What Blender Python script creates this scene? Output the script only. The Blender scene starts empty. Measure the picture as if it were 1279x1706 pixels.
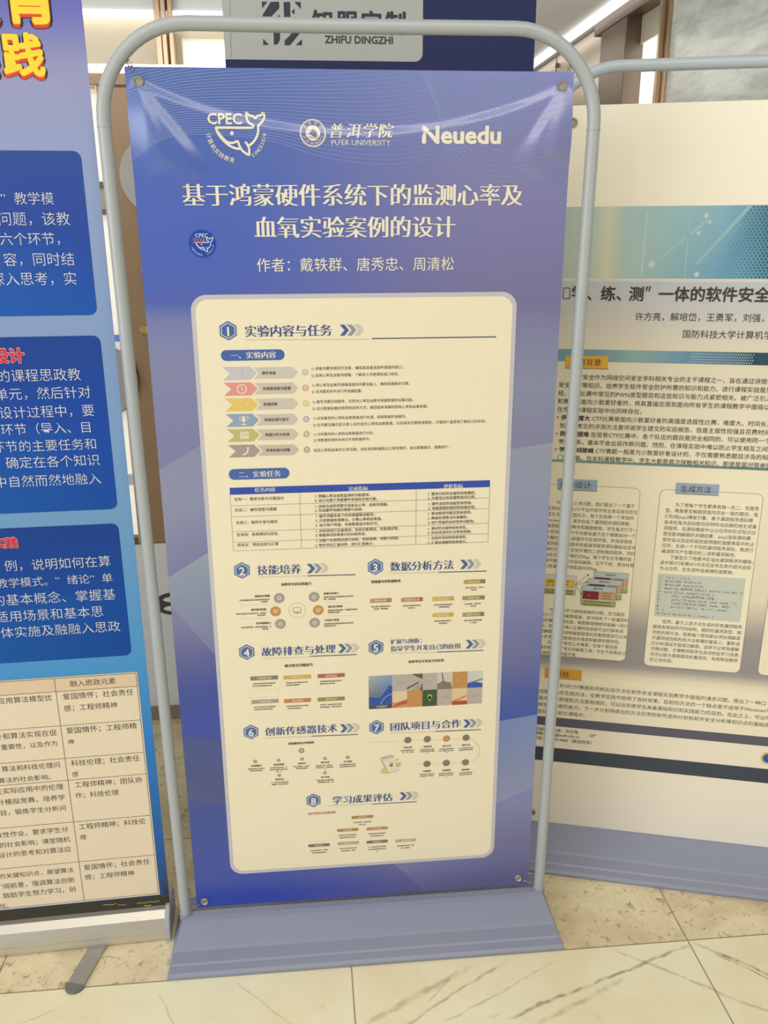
import bpy, math, random
import numpy as np
random.seed(7)
rng = np.random.default_rng(7)
S = bpy.context.scene
C = S.collection

# ------------------------------------------------------------------ camera, light, exposure
W_PX, H_PX, F_PX = 1279.0, 1706.0, 1441.0
ROT = np.array([[0.99572725, -0.09224913, -0.00416433],
                [-0.03215898, -0.30414151, -0.95208389],
                [0.08656236, 0.9481498, -0.30580863]])      # rows: camera right, down, forward
EYE = np.array([-0.1056457, -1.70295337, 1.59570975])
import mathutils
cam_d = bpy.data.cameras.new('camera')
cam = bpy.data.objects.new('camera', cam_d); C.objects.link(cam)
_m = mathutils.Matrix.Identity(4)
for i in range(3):
    _m[i][0] = ROT[0, i]; _m[i][1] = -ROT[1, i]; _m[i][2] = -ROT[2, i]; _m[i][3] = EYE[i]
cam.matrix_world = _m
cam_d.sensor_fit = 'VERTICAL'; cam_d.sensor_height = 36.0
cam_d.lens = 36.0 * F_PX / H_PX
cam_d.clip_start = 0.05
S.camera = cam

world = bpy.data.worlds.new('hall_light'); S.world = world
world.use_nodes = True
wn = world.node_tree.nodes; wl = world.node_tree.links
bg = wn['Background']; bg.inputs[1].default_value = 0.62
tc = wn.new('ShaderNodeTexCoord'); sx = wn.new('ShaderNodeSeparateXYZ'); rp = wn.new('ShaderNodeValToRGB')
wl.new(tc.outputs['Generated'], sx.inputs[0])
mr = wn.new('ShaderNodeMapRange'); mr.inputs[1].default_value = -1; mr.inputs[2].default_value = 1
wl.new(sx.outputs[2], mr.inputs[0]); wl.new(mr.outputs[0], rp.inputs[0]); wl.new(rp.outputs[0], bg.inputs[0])
rp.color_ramp.elements[0].color = (0.74, 0.64, 0.48, 1)
rp.color_ramp.elements[1].color = (1.0, 0.95, 0.86, 1)
e = rp.color_ramp.elements.new(0.5); e.color = (0.84, 0.78, 0.68, 1)

def area(name, loc, size, target, power, color):
    l = bpy.data.lights.new(name, 'AREA'); l.shape = 'RECTANGLE'; l.size, l.size_y = size
    l.energy = power; l.color = color
    o = bpy.data.objects.new(name, l); C.objects.link(o); o.location = loc
    o.rotation_euler = (mathutils.Vector(target) - mathutils.Vector(loc)).to_track_quat('-Z', 'Y').to_euler()
    return o
area('hall_ceiling_lamp_front', (-0.3, -1.7, 4.2), (4.5, 0.9), (0, -0.6, 0), 85, (1.0, 0.93, 0.80))
area('hall_ceiling_lamp_rear', (0.3, -4.6, 4.4), (8.0, 1.1), (0, 0, 0.6), 300, (1.0, 0.94, 0.82))
area('hall_side_fill', (-4.6, -3.4, 1.9), (3.0, 2.6), (0.7, 0, 0.7), 270, (0.92, 0.95, 1.0))  # added fill from the left, lifts the low parts of the posters
area('vestibule_lamp', (-1.4, 2.5, 2.9), (2.2, 1.0), (-1.3, 3.0, 0), 46, (1.0, 0.95, 0.85))
area('vestibule_lamp_far', (1.0, 6.0, 2.9), (1.6, 2.4), (1.0, 6.0, 0), 36, (1.0, 0.95, 0.86))

S.view_settings.view_transform = 'Standard'
S.view_settings.look = 'None'
S.view_settings.gamma = 1.0
S.view_settings.use_curve_mapping = False
S.view_settings.exposure = -1.14

# ------------------------------------------------------------------ helpers
def lin1(v):
    v /= 255.0
    return v / 12.92 if v <= 0.04045 else ((v + 0.055) / 1.055) ** 2.4
ILL = (1.04, 0.98, 0.86)                                     # colour of the hall light on a white sheet
def ink(r, g, b):
    """surface colour that reads as this tone under the hall light"""
    return tuple(min(0.92, lin1(v) / k) for v, k in zip((r, g, b), ILL))

def mat(name, color, rough=0.5, metal=0.0, spec=0.5, emit=None, estr=1.0):
    m = bpy.data.materials.new(name); m.use_nodes = True
    b = m.node_tree.nodes['Principled BSDF']
    b.inputs['Base Color'].default_value = (*color, 1); b.inputs['Roughness'].default_value = rough
    b.inputs['Metallic'].default_value = metal; b.inputs['Specular IOR Level'].default_value = spec
    if emit: b.inputs['Emission Color'].default_value = (*emit, 1); b.inputs['Emission Strength'].default_value = estr
    return m
def N(m, typ, **kw):
    n = m.node_tree.nodes.new(typ)
    for k, v in kw.items(): setattr(n, k, v)
    return n
def L(m, a, b): m.node_tree.links.new(a, b)
def bsdf(m): return m.node_tree.nodes['Principled BSDF']
def math_node(m, op, a, b=None, c=None, clamp=False):
    n = N(m, 'ShaderNodeMath', operation=op, use_clamp=clamp)
    for i, v in enumerate((a, b, c)):
        if v is None: continue
        if isinstance(v, (int, float)): n.inputs[i].default_value = v
        else: L(m, v, n.inputs[i])
    return n.outputs[0]
def mix_col(m, fac, a, b):
    n = N(m, 'ShaderNodeMix', data_type='RGBA')
    if isinstance(fac, (int, float)): n.inputs['Factor'].default_value = fac
    else: L(m, fac, n.inputs['Factor'])
    for key, v in (('A', a), ('B', b)):
        sock = [s for s in n.inputs if s.name == key and s.type == 'RGBA'][0]
        if isinstance(v, tuple): sock.default_value = (*v, 1)
        else: L(m, v, sock)
    return [s for s in n.outputs if s.type == 'RGBA'][0]

def print_mat(name, rough, spec):                           # printed vinyl: ink colour per face or vertex
    m = mat(name, (1, 1, 1), rough, 0, spec)
    a = N(m, 'ShaderNodeAttribute', attribute_name='ink')
    L(m, a.outputs['Color'], bsdf(m).inputs['Base Color'])
    return m

def link(name, me, m=None, parent=None, smooth=False):
    o = bpy.data.objects.new(name, me); C.objects.link(o)
    if m is not None:
        for x in (m if isinstance(m, (list, tuple)) else [m]): me.materials.append(x)
    if parent is not None: o.parent = parent
    if smooth:
        me.shade_smooth()
    return o
def mesh_obj(name, verts, faces, m=None, parent=None, smooth=False):
    me = bpy.data.meshes.new(name)
    me.from_pydata([tuple(map(float, v)) for v in verts], [], [tuple(f) for f in faces]); me.update()
    return link(name, me, m, parent, smooth)
def thing(name, label, cat, loc=(0, 0, 0), rz=0.0, group=None):
    o = bpy.data.objects.new(name, None); C.objects.link(o)
    o.location = loc; o.rotation_euler = (0, 0, rz); o['label'] = label; o['category'] = cat
    if group: o['group'] = group
    return o
def tag(o, label, cat, group=None):
    o['label'] = label; o['category'] = cat
    if group: o['group'] = group
    return o
def structure(o): o['kind'] = 'structure'; return o

class MB:                                                   # collects shapes into ONE mesh
    def __init__(s): s.v = []; s.f = []
    def add(s, v, f):
        k = len(s.v); s.v += [tuple(map(float, p)) for p in v]; s.f += [tuple(i + k for i in q) for q in f]; return s
    def box(s, x0, x1, y0, y1, z0, z1):
        v = [(x, y, z) for x in (x0, x1) for y in (y0, y1) for z in (z0, z1)]
        return s.add(v, [(0, 1, 3, 2), (4, 6, 7, 5), (0, 4, 5, 1), (2, 3, 7, 6), (0, 2, 6, 4), (1, 5, 7, 3)])
    def tube(s, pts, r, seg=16, cap=True):
        pts = [np.array(p, float) for p in pts]; n = len(pts); rr = r if hasattr(r, '__len__') else [r] * n
        T = [pts[min(i + 1, n - 1)] - pts[max(i - 1, 0)] for i in range(n)]
        T = [t / (np.linalg.norm(t) + 1e-12) for t in T]
        u = np.cross(T[0], (0.31, 0.95, 0.07)); u /= np.linalg.norm(u)
        v = []
        for i in range(n):
            u = u - T[i] * (u @ T[i]); u /= np.linalg.norm(u); w = np.cross(T[i], u)
            for k in range(seg):
                a = 2 * math.pi * k / seg
                v.append(pts[i] + rr[i] * (math.cos(a) * u + math.sin(a) * w))
        f = [(i * seg + k, i * seg + (k + 1) % seg, (i + 1) * seg + (k + 1) % seg, (i + 1) * seg + k) for i in range(n - 1) for k in range(seg)]
        if cap: f += [tuple(range(seg))[::-1], tuple((n - 1) * seg + k for k in range(seg))]
        return s.add(v, f)
    def prism(s, prof, x0, x1, inset=None):
        """profile of (y, z) pulled along x; inset(i) narrows the ends per profile point"""
        n = len(prof); ins = inset or [0] * n
        v = [(x0 + ins[i], y, z) for i, (y, z) in enumerate(prof)] + [(x1 - ins[i], y, z) for i, (y, z) in enumerate(prof)]
        f = [(i, (i + 1) % n, n + (i + 1) % n, n + i) for i in range(n)] + [tuple(range(n))[::-1], tuple(range(n, 2 * n))]
        return s.add(v, f)
    def disc(s, c, r, t, seg=40, rim=0.0):                  # round plate facing -y, with a thickness and a small rounded rim
        prof = [(r, 0), (r, -t + rim), (r - rim, -t), (0.0001, -t)]
        v = []
        for (rad, y) in prof:
            for k in range(seg):
                a = 2 * math.pi * k / seg; v.append((c[0] + rad * math.cos(a), c[1] + y, c[2] + rad * math.sin(a)))
        f = [(i * seg + k, i * seg + (k + 1) % seg, (i + 1) * seg + (k + 1) % seg, (i + 1) * seg + k) for i in range(3) for k in range(seg)]
        f.append(tuple(range(seg)))
        return s.add(v, f)
    def build(s, name, m=None, parent=None, smooth=False, bevel=0.0):
        o = mesh_obj(name, s.v, s.f, m, parent, False)
        if smooth:
            o.data.shade_smooth()
            md = o.modifiers.new('edge', 'EDGE_SPLIT'); md.split_angle = math.radians(38)
        if bevel:
            b = o.modifiers.new('bevel', 'BEVEL'); b.width = bevel; b.segments = 2; b.limit_method = 'ANGLE'; b.angle_limit = math.radians(30)
        return o

# ------------------------------------------------------------------ lettering (glyphs from Blender's own built-in font)
def around(r, n): return [(r * math.cos(2 * math.pi * k / n), r * math.sin(2 * math.pi * k / n)) for k in range(n)]
STYLE = {'reg': (0.0, [(0, 0)]), 'thin': (-0.008, [(0, 0)]), 'semi': (0.0, [(-0.012, 0), (0.012, 0)]), 'bold': (0.0, around(0.024, 4)), 'heavy': (0.0, around(0.036, 6)),
         'song': (-0.014, [(-0.042, 0), (-0.021, 0), (0, 0), (0.021, 0), (0.042, 0)]), 'songlight': (-0.010, [(-0.012, 0), (0.012, 0)]), 'outline': (0.0, around(0.075, 10))}
_fc = bpy.data.curves.new('lettering', 'FONT'); _fc.resolution_u = 2; _fc.size = 1
_fo = bpy.data.objects.new('lettering', _fc)
_cache = {}; _adv = {}
def _raw(body, off):
    _fc.body = body; _fc.offset = off
    me = _fo.to_mesh()
    n = len(me.vertices); co = np.zeros(n * 3); me.vertices.foreach_get('co', co)
    me.calc_loop_triangles(); t = np.zeros(len(me.loop_triangles) * 3, dtype=np.int32)
    if len(t): me.loop_triangles.foreach_get('vertices', t)
    _fo.to_mesh_clear()
    return co.reshape(-1, 3)[:, :2], t.reshape(-1, 3)
def advance(ch):
    if ord(ch) > 0x2E80 or ch in '“”': return 1.0
    if ch not in _adv:
        if '|' not in _adv: _adv['|'] = _raw('||', 0)[0][:, 0].max() - _raw('|', 0)[0][:, 0].max()
        _adv[ch] = _raw(ch + '|', 0)[0][:, 0].max() - _raw('|', 0)[0][:, 0].max() if ch != '|' else _adv['|']
    return _adv[ch]
def glyph(ch, style):
    k = (ch, style)
    if k not in _cache:
        off, shifts = STYLE[style]
        v, t = _raw(ch, off)
        _cache[k] = [(v + np.array(s), t) for s in shifts]    # each copy a hair above the last
    return _cache[k]

# ------------------------------------------------------------------ printed sheets
class Sheet:
    """A printed sheet: along = coordinate along its width, z = height; prints lie a hair in front of it."""
    def __init__(s, P0, ang, disp=None):
        s.P0 = np.array(P0, float); a = math.radians(ang)
        s.d = np.array([math.cos(a), math.sin(a), 0]); s.n = np.array([-math.sin(a), math.cos(a), 0]); s.disp = disp
    def uv(s, p):                                           # measured point of the print -> (along, height)
        r = ROT.T @ np.array([(p[0] - W_PX / 2) / F_PX, (p[1] - H_PX / 2) / F_PX, 1.0])
        q = EYE + r * ((s.n @ s.P0 - s.n @ EYE) / (s.n @ r))
        return np.array([(q - s.P0) @ s.d, q[2]])
    def at(s, uv, off=0.0):
        uv = np.asarray(uv, float).reshape(-1, 2)
        o = -off + (s.disp(uv[:, 0], uv[:, 1]) if s.disp else 0.0)
        return s.P0 + uv[:, :1] * s.d + np.column_stack([np.zeros(len(uv)), np.zeros(len(uv)), uv[:, 1]]) + np.reshape(o * np.ones(len(uv)), (-1, 1)) * s.n

class Print:
    """one printed element = one mesh lying on its sheet"""
    def __init__(s, sheet, lift=0.0006): s.sh = sheet; s.V = []; s.T = []; s.K = []; s.n = 0; s.lift = lift
    def raw(s, uv, faces, col, layer=0):
        uv = np.asarray(uv, float)
        s.V.append(s.sh.at(uv, s.lift + layer * 0.0003)); s.T += [tuple(int(i) + s.n for i in f) for f in faces]
        col = np.asarray(col, float)
        s.K.append(np.tile(col, (len(uv), 1)) if col.ndim == 1 else col); s.n += len(uv)
    # --- shapes in sheet units (metres)
    def rect(s, u0, z0, u1, z1, col, layer=0, r=0.0):
        if r <= 0: return s.raw([(u0, z0), (u1, z0), (u1, z1), (u0, z1)], [(0, 1, 2, 3)], col, layer)
        p = []
        for cx, cz, a0 in ((u1 - r, z1 - r, 0), (u0 + r, z1 - r, 90), (u0 + r, z0 + r, 180), (u1 - r, z0 + r, 270)):
            for k in range(9):
                a = math.radians(a0 + k * 11.25); p.append((cx + r * math.cos(a), cz + r * math.sin(a)))
        s.raw(p, [tuple(range(len(p)))], col, layer)
    def frame(s, u0, z0, u1, z1, w, col, layer=0, r=0.0):
        p = []
        for cx, cz, a0 in ((u1 - r, z1 - r, 0), (u0 + r, z1 - r, 90), (u0 + r, z0 + r, 180), (u1 - r, z0 + r, 270)):
            for k in range(7):
                a = math.radians(a0 + k * 15); p.append((cx + r * math.cos(a), cz + r * math.sin(a)))
        s.line(p + [p[0]], w, col, layer)
    def grad(s, u0, z0, u1, z1, c_bl, c_br, c_tr, c_tl, layer=0): # printed colour ramp
        s.raw([(u0, z0), (u1, z0), (u1, z1), (u0, z1)], [(0, 1, 2, 3)], [c_bl, c_br, c_tr, c_tl], layer)
    def line(s, pts, w, col, layer=0):
        p = np.asarray(pts, float); t = np.gradient(p, axis=0); t /= np.linalg.norm(t, axis=1, keepdims=True) + 1e-12
        nn = np.column_stack([-t[:, 1], t[:, 0]]) * w / 2; n = len(p)
        s.raw(np.vstack([p + nn, p - nn]), [(i, i + n, i + n + 1, i + 1) for i in range(n - 1)], col, layer)
    def poly(s, pts, col, layer=0): s.raw(pts, [tuple(range(len(pts)))], col, layer)
    def disc(s, c, r, col, layer=0, seg=28):
        s.raw([(c[0] + r * math.cos(2 * math.pi * k / seg), c[1] + r * math.sin(2 * math.pi * k / seg)) for k in range(seg)], [tuple(range(seg))], col, layer)
    def ring(s, c, r, w, col, layer=0, a0=0, a1=360, seg=32):
        s.line([(c[0] + r * math.cos(math.radians(a0 + (a1 - a0) * k / seg)), c[1] + r * math.sin(math.radians(a0 + (a1 - a0) * k / seg))) for k in range(seg + 1)], w, col, layer)
    # --- lettering
    def word(s, text, u, z, em, col, style='reg', layer=1, gap=0.0, xs=1.0, rot=0.0, shear=0.0):
        """text centred vertically on z, starting at u"""
        ca, sa = math.cos(rot), math.sin(rot); x = 0.0
        for ch in text:
            if ch not in ' \u3000':
                for i, (v, t) in enumerate(glyph(ch, style)):
                    if not len(t): continue
                    q = np.column_stack([(x + v[:, 0] * xs + shear * v[:, 1]) * em, (v[:, 1] - 0.375) * em])
                    if rot: q = q @ np.array([[ca, sa], [-sa, ca]])
                    s.raw(q + (u, z), t, col, layer + 0.12 * i)
            x += advance(ch) * xs + gap
        return u + x * em
    def fit(s, text, p1, p2, col, style='reg', layer=1, hpx=None):
        """text running from measured point p1 to p2 (vertical centre)"""
        a, b = s.sh.uv(p1), s.sh.uv(p2); w = b[0] - a[0]; z = (a[1] + b[1]) / 2
        adv = sum(advance(c) for c in text)
        if hpx: 
            em = abs(s.sh.uv((p1[0], p1[1] - hpx / 2))[1] - s.sh.uv((p1[0], p1[1] + hpx / 2))[1]) / 0.92
            if ord(text[0]) < 256: return s.word(text, a[0], z, em, col, style, layer, 0, w / em / adv)
            gap = (w / em - adv) / max(1, len(text) - 1)
        else: em, gap = w / adv, 0.0
        s.word(text, a[0], z, em, col, style, layer, gap)
    def arc_word(s, text, c, r, a0, a1, em, col, style='reg', layer=1, inward=False):
        n = len(text)
        for i, ch in enumerate(text):
            a = math.radians(a0 + (a1 - a0) * (i / max(1, n - 1)))
            rot = a - math.pi / 2 if not inward else a + math.pi / 2
            w = advance(ch) * em / 2
            cx, cz = c[0] + r * math.cos(a), c[1] + r * math.sin(a)
            s.word(ch, cx - w * math.cos(rot), cz - w * math.sin(rot), em, col, style, layer, rot=rot)
    def smear(s, u0, u1, z, h, col, layer=1, seed=0):       # rows of lettering too small to read in the photo
        r = random.Random(int(u0 * 1e5) * 31 + int(z * 1e5) + seed); u = u0
        while u < u1 - h * 0.3:
            w = h * r.uniform(0.70, 0.95)
            if r.random() > 0.05:
                y0 = z - h / 2 * r.uniform(0.8, 1.0); y1 = z + h / 2 * r.uniform(0.75, 1.0)
                s.rect(u, y0, min(u + w, u1), y0 + h * 0.28, col, layer); s.rect(u, y1 - h * 0.28, min(u + w, u1), y1, col, layer)
                s.rect(u + w * r.uniform(0.1, 0.5), y0, min(u + w * r.uniform(0.55, 0.8), u1), y1, col, layer)
            u += h * 1.02
    def build(s, name, m, parent):
        me = bpy.data.meshes.new(name)
        V = np.vstack(s.V); me.from_pydata(V.tolist(), [], s.T); me.update()
        a = me.color_attributes.new('ink', 'FLOAT_COLOR', 'POINT')
        K = np.column_stack([np.vstack(s.K), np.ones(len(V))]).astype(np.float32); a.data.foreach_set('color', K.ravel())
        # face the viewer
        bad = [p for p in me.polygons if p.normal @ mathutils.Vector(-s.sh.n) < 0]
        if bad:
            import bmesh
            bm = bmesh.new(); bm.from_mesh(me); bm.faces.ensure_lookup_table()
            bmesh.ops.reverse_faces(bm, faces=[bm.faces[p.index] for p in bad]); bm.to_mesh(me); bm.free()
        return link(name, me, m, parent)

def sheet_mesh(name, sh, us, zs, colfun, m, parent):
    """the sheet itself: a grid with printed ground colours and a 0.5 mm back face"""
    U, Z = np.meshgrid(us, zs); uv = np.column_stack([U.ravel(), Z.ravel()]); nu, nz = len(us), len(zs)
    V = np.vstack([sh.at(uv), sh.at(uv, -0.0006)]); n = nu * nz
    F = []
    for j in range(nz - 1):
        for i in range(nu - 1):
            a = j * nu + i; F.append((a, a + 1, a + nu + 1, a + nu)); F.append((n + a, n + a + nu, n + a + nu + 1, n + a + 1))
    for i in range(nu - 1):
        F.append((i, n + i, n + i + 1, i + 1)); k = (nz - 1) * nu + i; F.append((k, k + 1, n + k + 1, n + k))
    for j in range(nz - 1):
        k = j * nu; F.append((k, k + nu, n + k + nu, n + k)); k = j * nu + nu - 1; F.append((k, n + k, n + k + nu, k + nu))
    me = bpy.data.meshes.new(name); me.from_pydata(V.tolist(), [], F); me.update()
    K = colfun(uv[:, 0], uv[:, 1]); K = np.vstack([K, np.tile((0.75, 0.72, 0.66), (n, 1))])
    a = me.color_attributes.new('ink', 'FLOAT_COLOR', 'POINT'); a.data.foreach_set('color', np.column_stack([K, np.ones(2 * n)]).astype(np.float32).ravel())
    o = link(name, me, m, parent); me.shade_smooth()
    md = o.modifiers.new('edge', 'EDGE_SPLIT'); md.split_angle = math.radians(60)
    return o
def ramp(z, pts):                                           # pts: list of (z, (r,g,b)) in ascending z
    zz = [p[0] for p in pts]; cc = np.array([ink(*p[1]) for p in pts])
    return np.column_stack([np.interp(z, zz, cc[:, i]) for i in range(3)])

# ------------------------------------------------------------------ shared materials
M_tube = mat('grey_painted_tube', ink(176, 178, 172), 0.32, 0.0, 0.5)
M_tube_cool = mat('cool_grey_painted_tube', ink(184, 190, 190), 0.35, 0.0, 0.5)
M_base = mat('grey_moulded_plastic', ink(148, 150, 162), 0.34, 0, 0.45)
M_steel = mat('steel_wire', (0.45, 0.44, 0.42), 0.28, 0.9)
M_brass = mat('nickel_eyelet', (0.42, 0.39, 0.33), 0.38, 0.7)
M_alu = mat('brushed_aluminium', (0.70, 0.67, 0.61), 0.36, 0.75)
M_alu_dull = mat('dull_grey_metal', (0.42, 0.41, 0.40), 0.45, 0.5)
M_cap = mat('dark_grey_rubber', ink(120, 118, 112), 0.6)
M_sheet = print_mat('printed_vinyl', 0.23, 0.85)
M_sheet_matt = print_mat('printed_fabric', 0.55, 0.25)
M_print = print_mat('ink_on_vinyl', 0.26, 0.6)
M_print_matt = print_mat('ink_on_fabric', 0.55, 0.25)
# bronze: brushed coppery steel
M_bronze = mat('brushed_bronze', (0.52, 0.385, 0.275), 0.28, 0.92)
_t = N(M_bronze, 'ShaderNodeTexCoord'); _mp = N(M_bronze, 'ShaderNodeMapping'); _mp.inputs['Scale'].default_value = (260, 260, 1.5)
_nz = N(M_bronze, 'ShaderNodeTexNoise'); _nz.inputs['Scale'].default_value = 1.0; _nz.inputs['Detail'].default_value = 2
L(M_bronze, _t.outputs['Object'], _mp.inputs[0]); L(M_bronze, _mp.outputs[0], _nz.inputs[0])
_bp = N(M_bronze, 'ShaderNodeBump'); _bp.inputs['Strength'].default_value = 0.08; _bp.inputs['Distance'].default_value = 0.002
L(M_bronze, _nz.outputs[0], _bp.inputs['Height']); L(M_bronze, _bp.outputs[0], bsdf(M_bronze).inputs['Normal'])
M_bronze_dark = mat('dark_bronze', (0.20, 0.155, 0.12), 0.40, 0.75)
M_grey_plate = mat('grey_satin_plate', ink(168, 163, 152), 0.4, 0.0)
M_cream = mat('cream_wall_paint', (0.80, 0.73, 0.60), 0.6)
M_white = mat('white_ceiling_paint', (0.80, 0.85, 0.92), 0.6)
M_lightbar = mat('light_strip', (1, 1, 1), 0.5, emit=(1, 0.97, 0.90), estr=3.2)
M_daylight = mat('daylit_window', (1, 1, 1), 0.5, emit=(1.0, 0.99, 0.94), estr=3.0)

# ------------------------------------------------------------------ floor
M_floor = mat('polished_stone_floor', (0.7, 0.62, 0.48), 0.22, 0, 0.4)
def build_floor_material(m):
    t = N(m, 'ShaderNodeTexCoord').outputs['Object']
    sp = N(m, 'ShaderNodeSeparateXYZ'); L(m, t, sp.inputs[0]); X, Y = sp.outputs[0], sp.outputs[1]
    def noise(scale, detail=6, rough=0.6, dist=0.0, off=(0, 0, 0), sc=(1, 1, 1), rot=0.0):
        mp = N(m, 'ShaderNodeMapping'); mp.inputs['Location'].default_value = off; mp.inputs['Scale'].default_value = sc; mp.inputs['Rotation'].default_value = (0, 0, rot)
        L(m, t, mp.inputs[0])
        n = N(m, 'ShaderNodeTexNoise'); n.inputs['Scale'].default_value = scale; n.inputs['Detail'].default_value = detail
        n.inputs['Roughness'].default_value = rough; n.inputs['Distortion'].default_value = dist
        L(m, mp.outputs[0], n.inputs[0]); return n.outputs[0]
    def smooth(v, a, b):
        r = N(m, 'ShaderNodeMapRange', interpolation_type='SMOOTHSTEP'); L(m, v, r.inputs[0]); r.inputs[1].default_value = a; r.inputs[2].default_value = b
        return r.outputs[0]
    # pale veined marble of the front row
    marble = mix_col(m, smooth(noise(3.0, 5, 0.6), 0.35, 0.7), ink(255, 241, 198), ink(244, 226, 180))
    fine = smooth(noise(7, 8, 0.7, 1.5, (3, 1, 0), (1, 3.5, 1), 0.9), 0.60, 0.72)
    marble = mix_col(m, math_node(m, 'MULTIPLY', fine, 0.35), marble, ink(188, 168, 128))
    wob = math_node(m, 'SUBTRACT', noise(9, 5, 0.6, 0.0, (1, 2, 0)), 0.5)
    brk = smooth(noise(26, 4, 0.6, 0.0, (5, 2, 0)), 0.38, 0.60)
    for (x0, y0, x1, y1, w, st, col) in VEINS:
        dx, dy = x1 - x0, y1 - y0; ln = math.hypot(dx, dy); dx /= ln; dy /= ln
        al = math_node(m, 'ADD', math_node(m, 'MULTIPLY', math_node(m, 'SUBTRACT', X, x0), dx), math_node(m, 'MULTIPLY', math_node(m, 'SUBTRACT', Y, y0), dy))
        ac = math_node(m, 'SUBTRACT', math_node(m, 'MULTIPLY', math_node(m, 'SUBTRACT', Y, y0), dx), math_node(m, 'MULTIPLY', math_node(m, 'SUBTRACT', X, x0), dy))
        ac = math_node(m, 'ABSOLUTE', math_node(m, 'ADD', ac, math_node(m, 'MULTIPLY', wob, 0.03)))
        k = math_node(m, 'SUBTRACT', 1.0, smooth(ac, 0.0, w * 0.62))
        k = math_node(m, 'MULTIPLY', k, math_node(m, 'MULTIPLY', smooth(al, -0.03, 0.03), math_node(m, 'SUBTRACT', 1.0, smooth(al, ln - 0.04, ln + 0.03))))
        k = math_node(m, 'MULTIPLY', k, math_node(m, 'ADD', math_node(m, 'MULTIPLY', brk, 0.7), 0.3))
        marble = mix_col(m, math_node(m, 'MULTIPLY', k, st), marble, ink(*col))
    # mottled beige stone of the rows behind
    trav = mix_col(m, smooth(noise(5, 6, 0.65, 0.6, (7, 3, 0)), 0.36, 0.68), ink(240, 222, 176), ink(212, 190, 144))
    trav = mix_col(m, math_node(m, 'MULTIPLY', smooth(noise(42, 6, 0.75, 0.8, (2, 9, 0)), 0.54, 0.66), 0.75), trav, ink(150, 124, 84))
    trav = mix_col(m, math_node(m, 'MULTIPLY', smooth(noise(16, 6, 0.7, 1.2, (4, 4, 0)), 0.60, 0.74), 0.45), trav, ink(240, 226, 188))
    back = math_node(m, 'GREATER_THAN', Y, -0.135)
    col = mix_col(m, back, marble, trav)
    # joints
    fx = math_node(m, 'FRACT', math_node(m, 'DIVIDE', math_node(m, 'ADD', X, 8.809), 0.7970))
    jx = math_node(m, 'ABSOLUTE', math_node(m, 'SUBTRACT', fx, 0.5)); jx = math_node(m, 'GREATER_THAN', jx, 0.5 - 0.0022)
    jy = math_node(m, 'LESS_THAN', math_node(m, 'ABSOLUTE', math_node(m, 'ADD', Y, 0.135)), 0.0018)
    fy = math_node(m, 'FRACT', math_node(m, 'DIVIDE', math_node(m, 'SUBTRACT', Y, -8.0 + 0.350), 0.8))
    jy2 = math_node(m, 'GREATER_THAN', math_node(m, 'ABSOLUTE', math_node(m, 'SUBTRACT', fy, 0.5)), 0.5 - 0.002)
    jy2 = math_node(m, 'MULTIPLY', jy2, math_node(m, 'GREATER_THAN', Y, 0.2))
    j = math_node(m, 'MAXIMUM', math_node(m, 'MAXIMUM', jx, jy), jy2)
    col = mix_col(m, math_node(m, 'MULTIPLY', j, 0.75), col, ink(128, 108, 74))
    L(m, col, bsdf(m).inputs['Base Color'])
G1, G2 = (128, 116, 88), (164, 146, 108)
VEINS = [(0.775, -0.145, 0.955, -0.300, 0.012, 0.85, G1), (0.800, -0.175, 0.960, -0.330, 0.006, 0.8, G1),
         (0.300, -0.300, 0.745, -0.150, 0.011, 0.75, G1), (0.350, -0.320, 0.560, -0.230, 0.016, 0.5, G2),
         (0.580, -0.150, 0.880, -0.370, 0.010, 0.5, G2), (-0.020, -0.290, 0.220, -0.165, 0.020, 0.55, G2),
         (0.060, -0.300, 0.300, -0.160, 0.009, 0.55, G1), (0.150, -0.300, 0.420, -0.170, 0.007, 0.5, G2),
         (-0.30, -0.160, -0.16, -0.290, 0.008, 0.35, G2), (-0.74, -0.21, -0.69, -0.19, 0.004, 0.7, G1),
         (-0.48, -0.16, -0.40, -0.29, 0.005, 0.35, G2), (0.20, -0.165, 0.10, -0.27, 0.006, 0.4, G2)]
build_floor_material(M_floor)
structure(MB().box(-6, 6, -6, 9, -0.05, 0.0).build('floor', M_floor))

# ------------------------------------------------------------------ the entrance behind the stands
CEIL = 3.0
structure(MB().box(-6, 6, 1.6, 9, CEIL, CEIL + 0.1).build('ceiling', M_white))
# back wall with a tall daylit window and the pale cornice under the ceiling
structure(MB().box(-6, -0.80, 4.10, 4.25, 0, 2.80).box(-0.80, 1.0, 4.10, 4.25, 2.70, 2.80).box(-0.80, 1.0, 4.10, 4.25, 0, 0.6).build('wall_back', M_cream))
structure(MB().box(-6, 1.0, 4.04, 4.25, 2.83, CEIL).build('trim_1', M_white))
tag(MB().box(-6, 1.0, 4.03, 4.12, 2.80, 2.83).build('light_strip', M_lightbar), 'long thin white cove light under the pale ceiling edge, upper left', 'light')
w1 = structure(MB().box(-0.78, 0.98, 4.20, 4.24, 0.6, 2.70).build('window_1', M_daylight))
fr = MB()
for x in (-0.80, 0.10, 0.97): fr.box(x, x + 0.04, 4.08, 4.20, 0.6, 2.72)
fr.build('window_frame', M_cream, w1)
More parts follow.
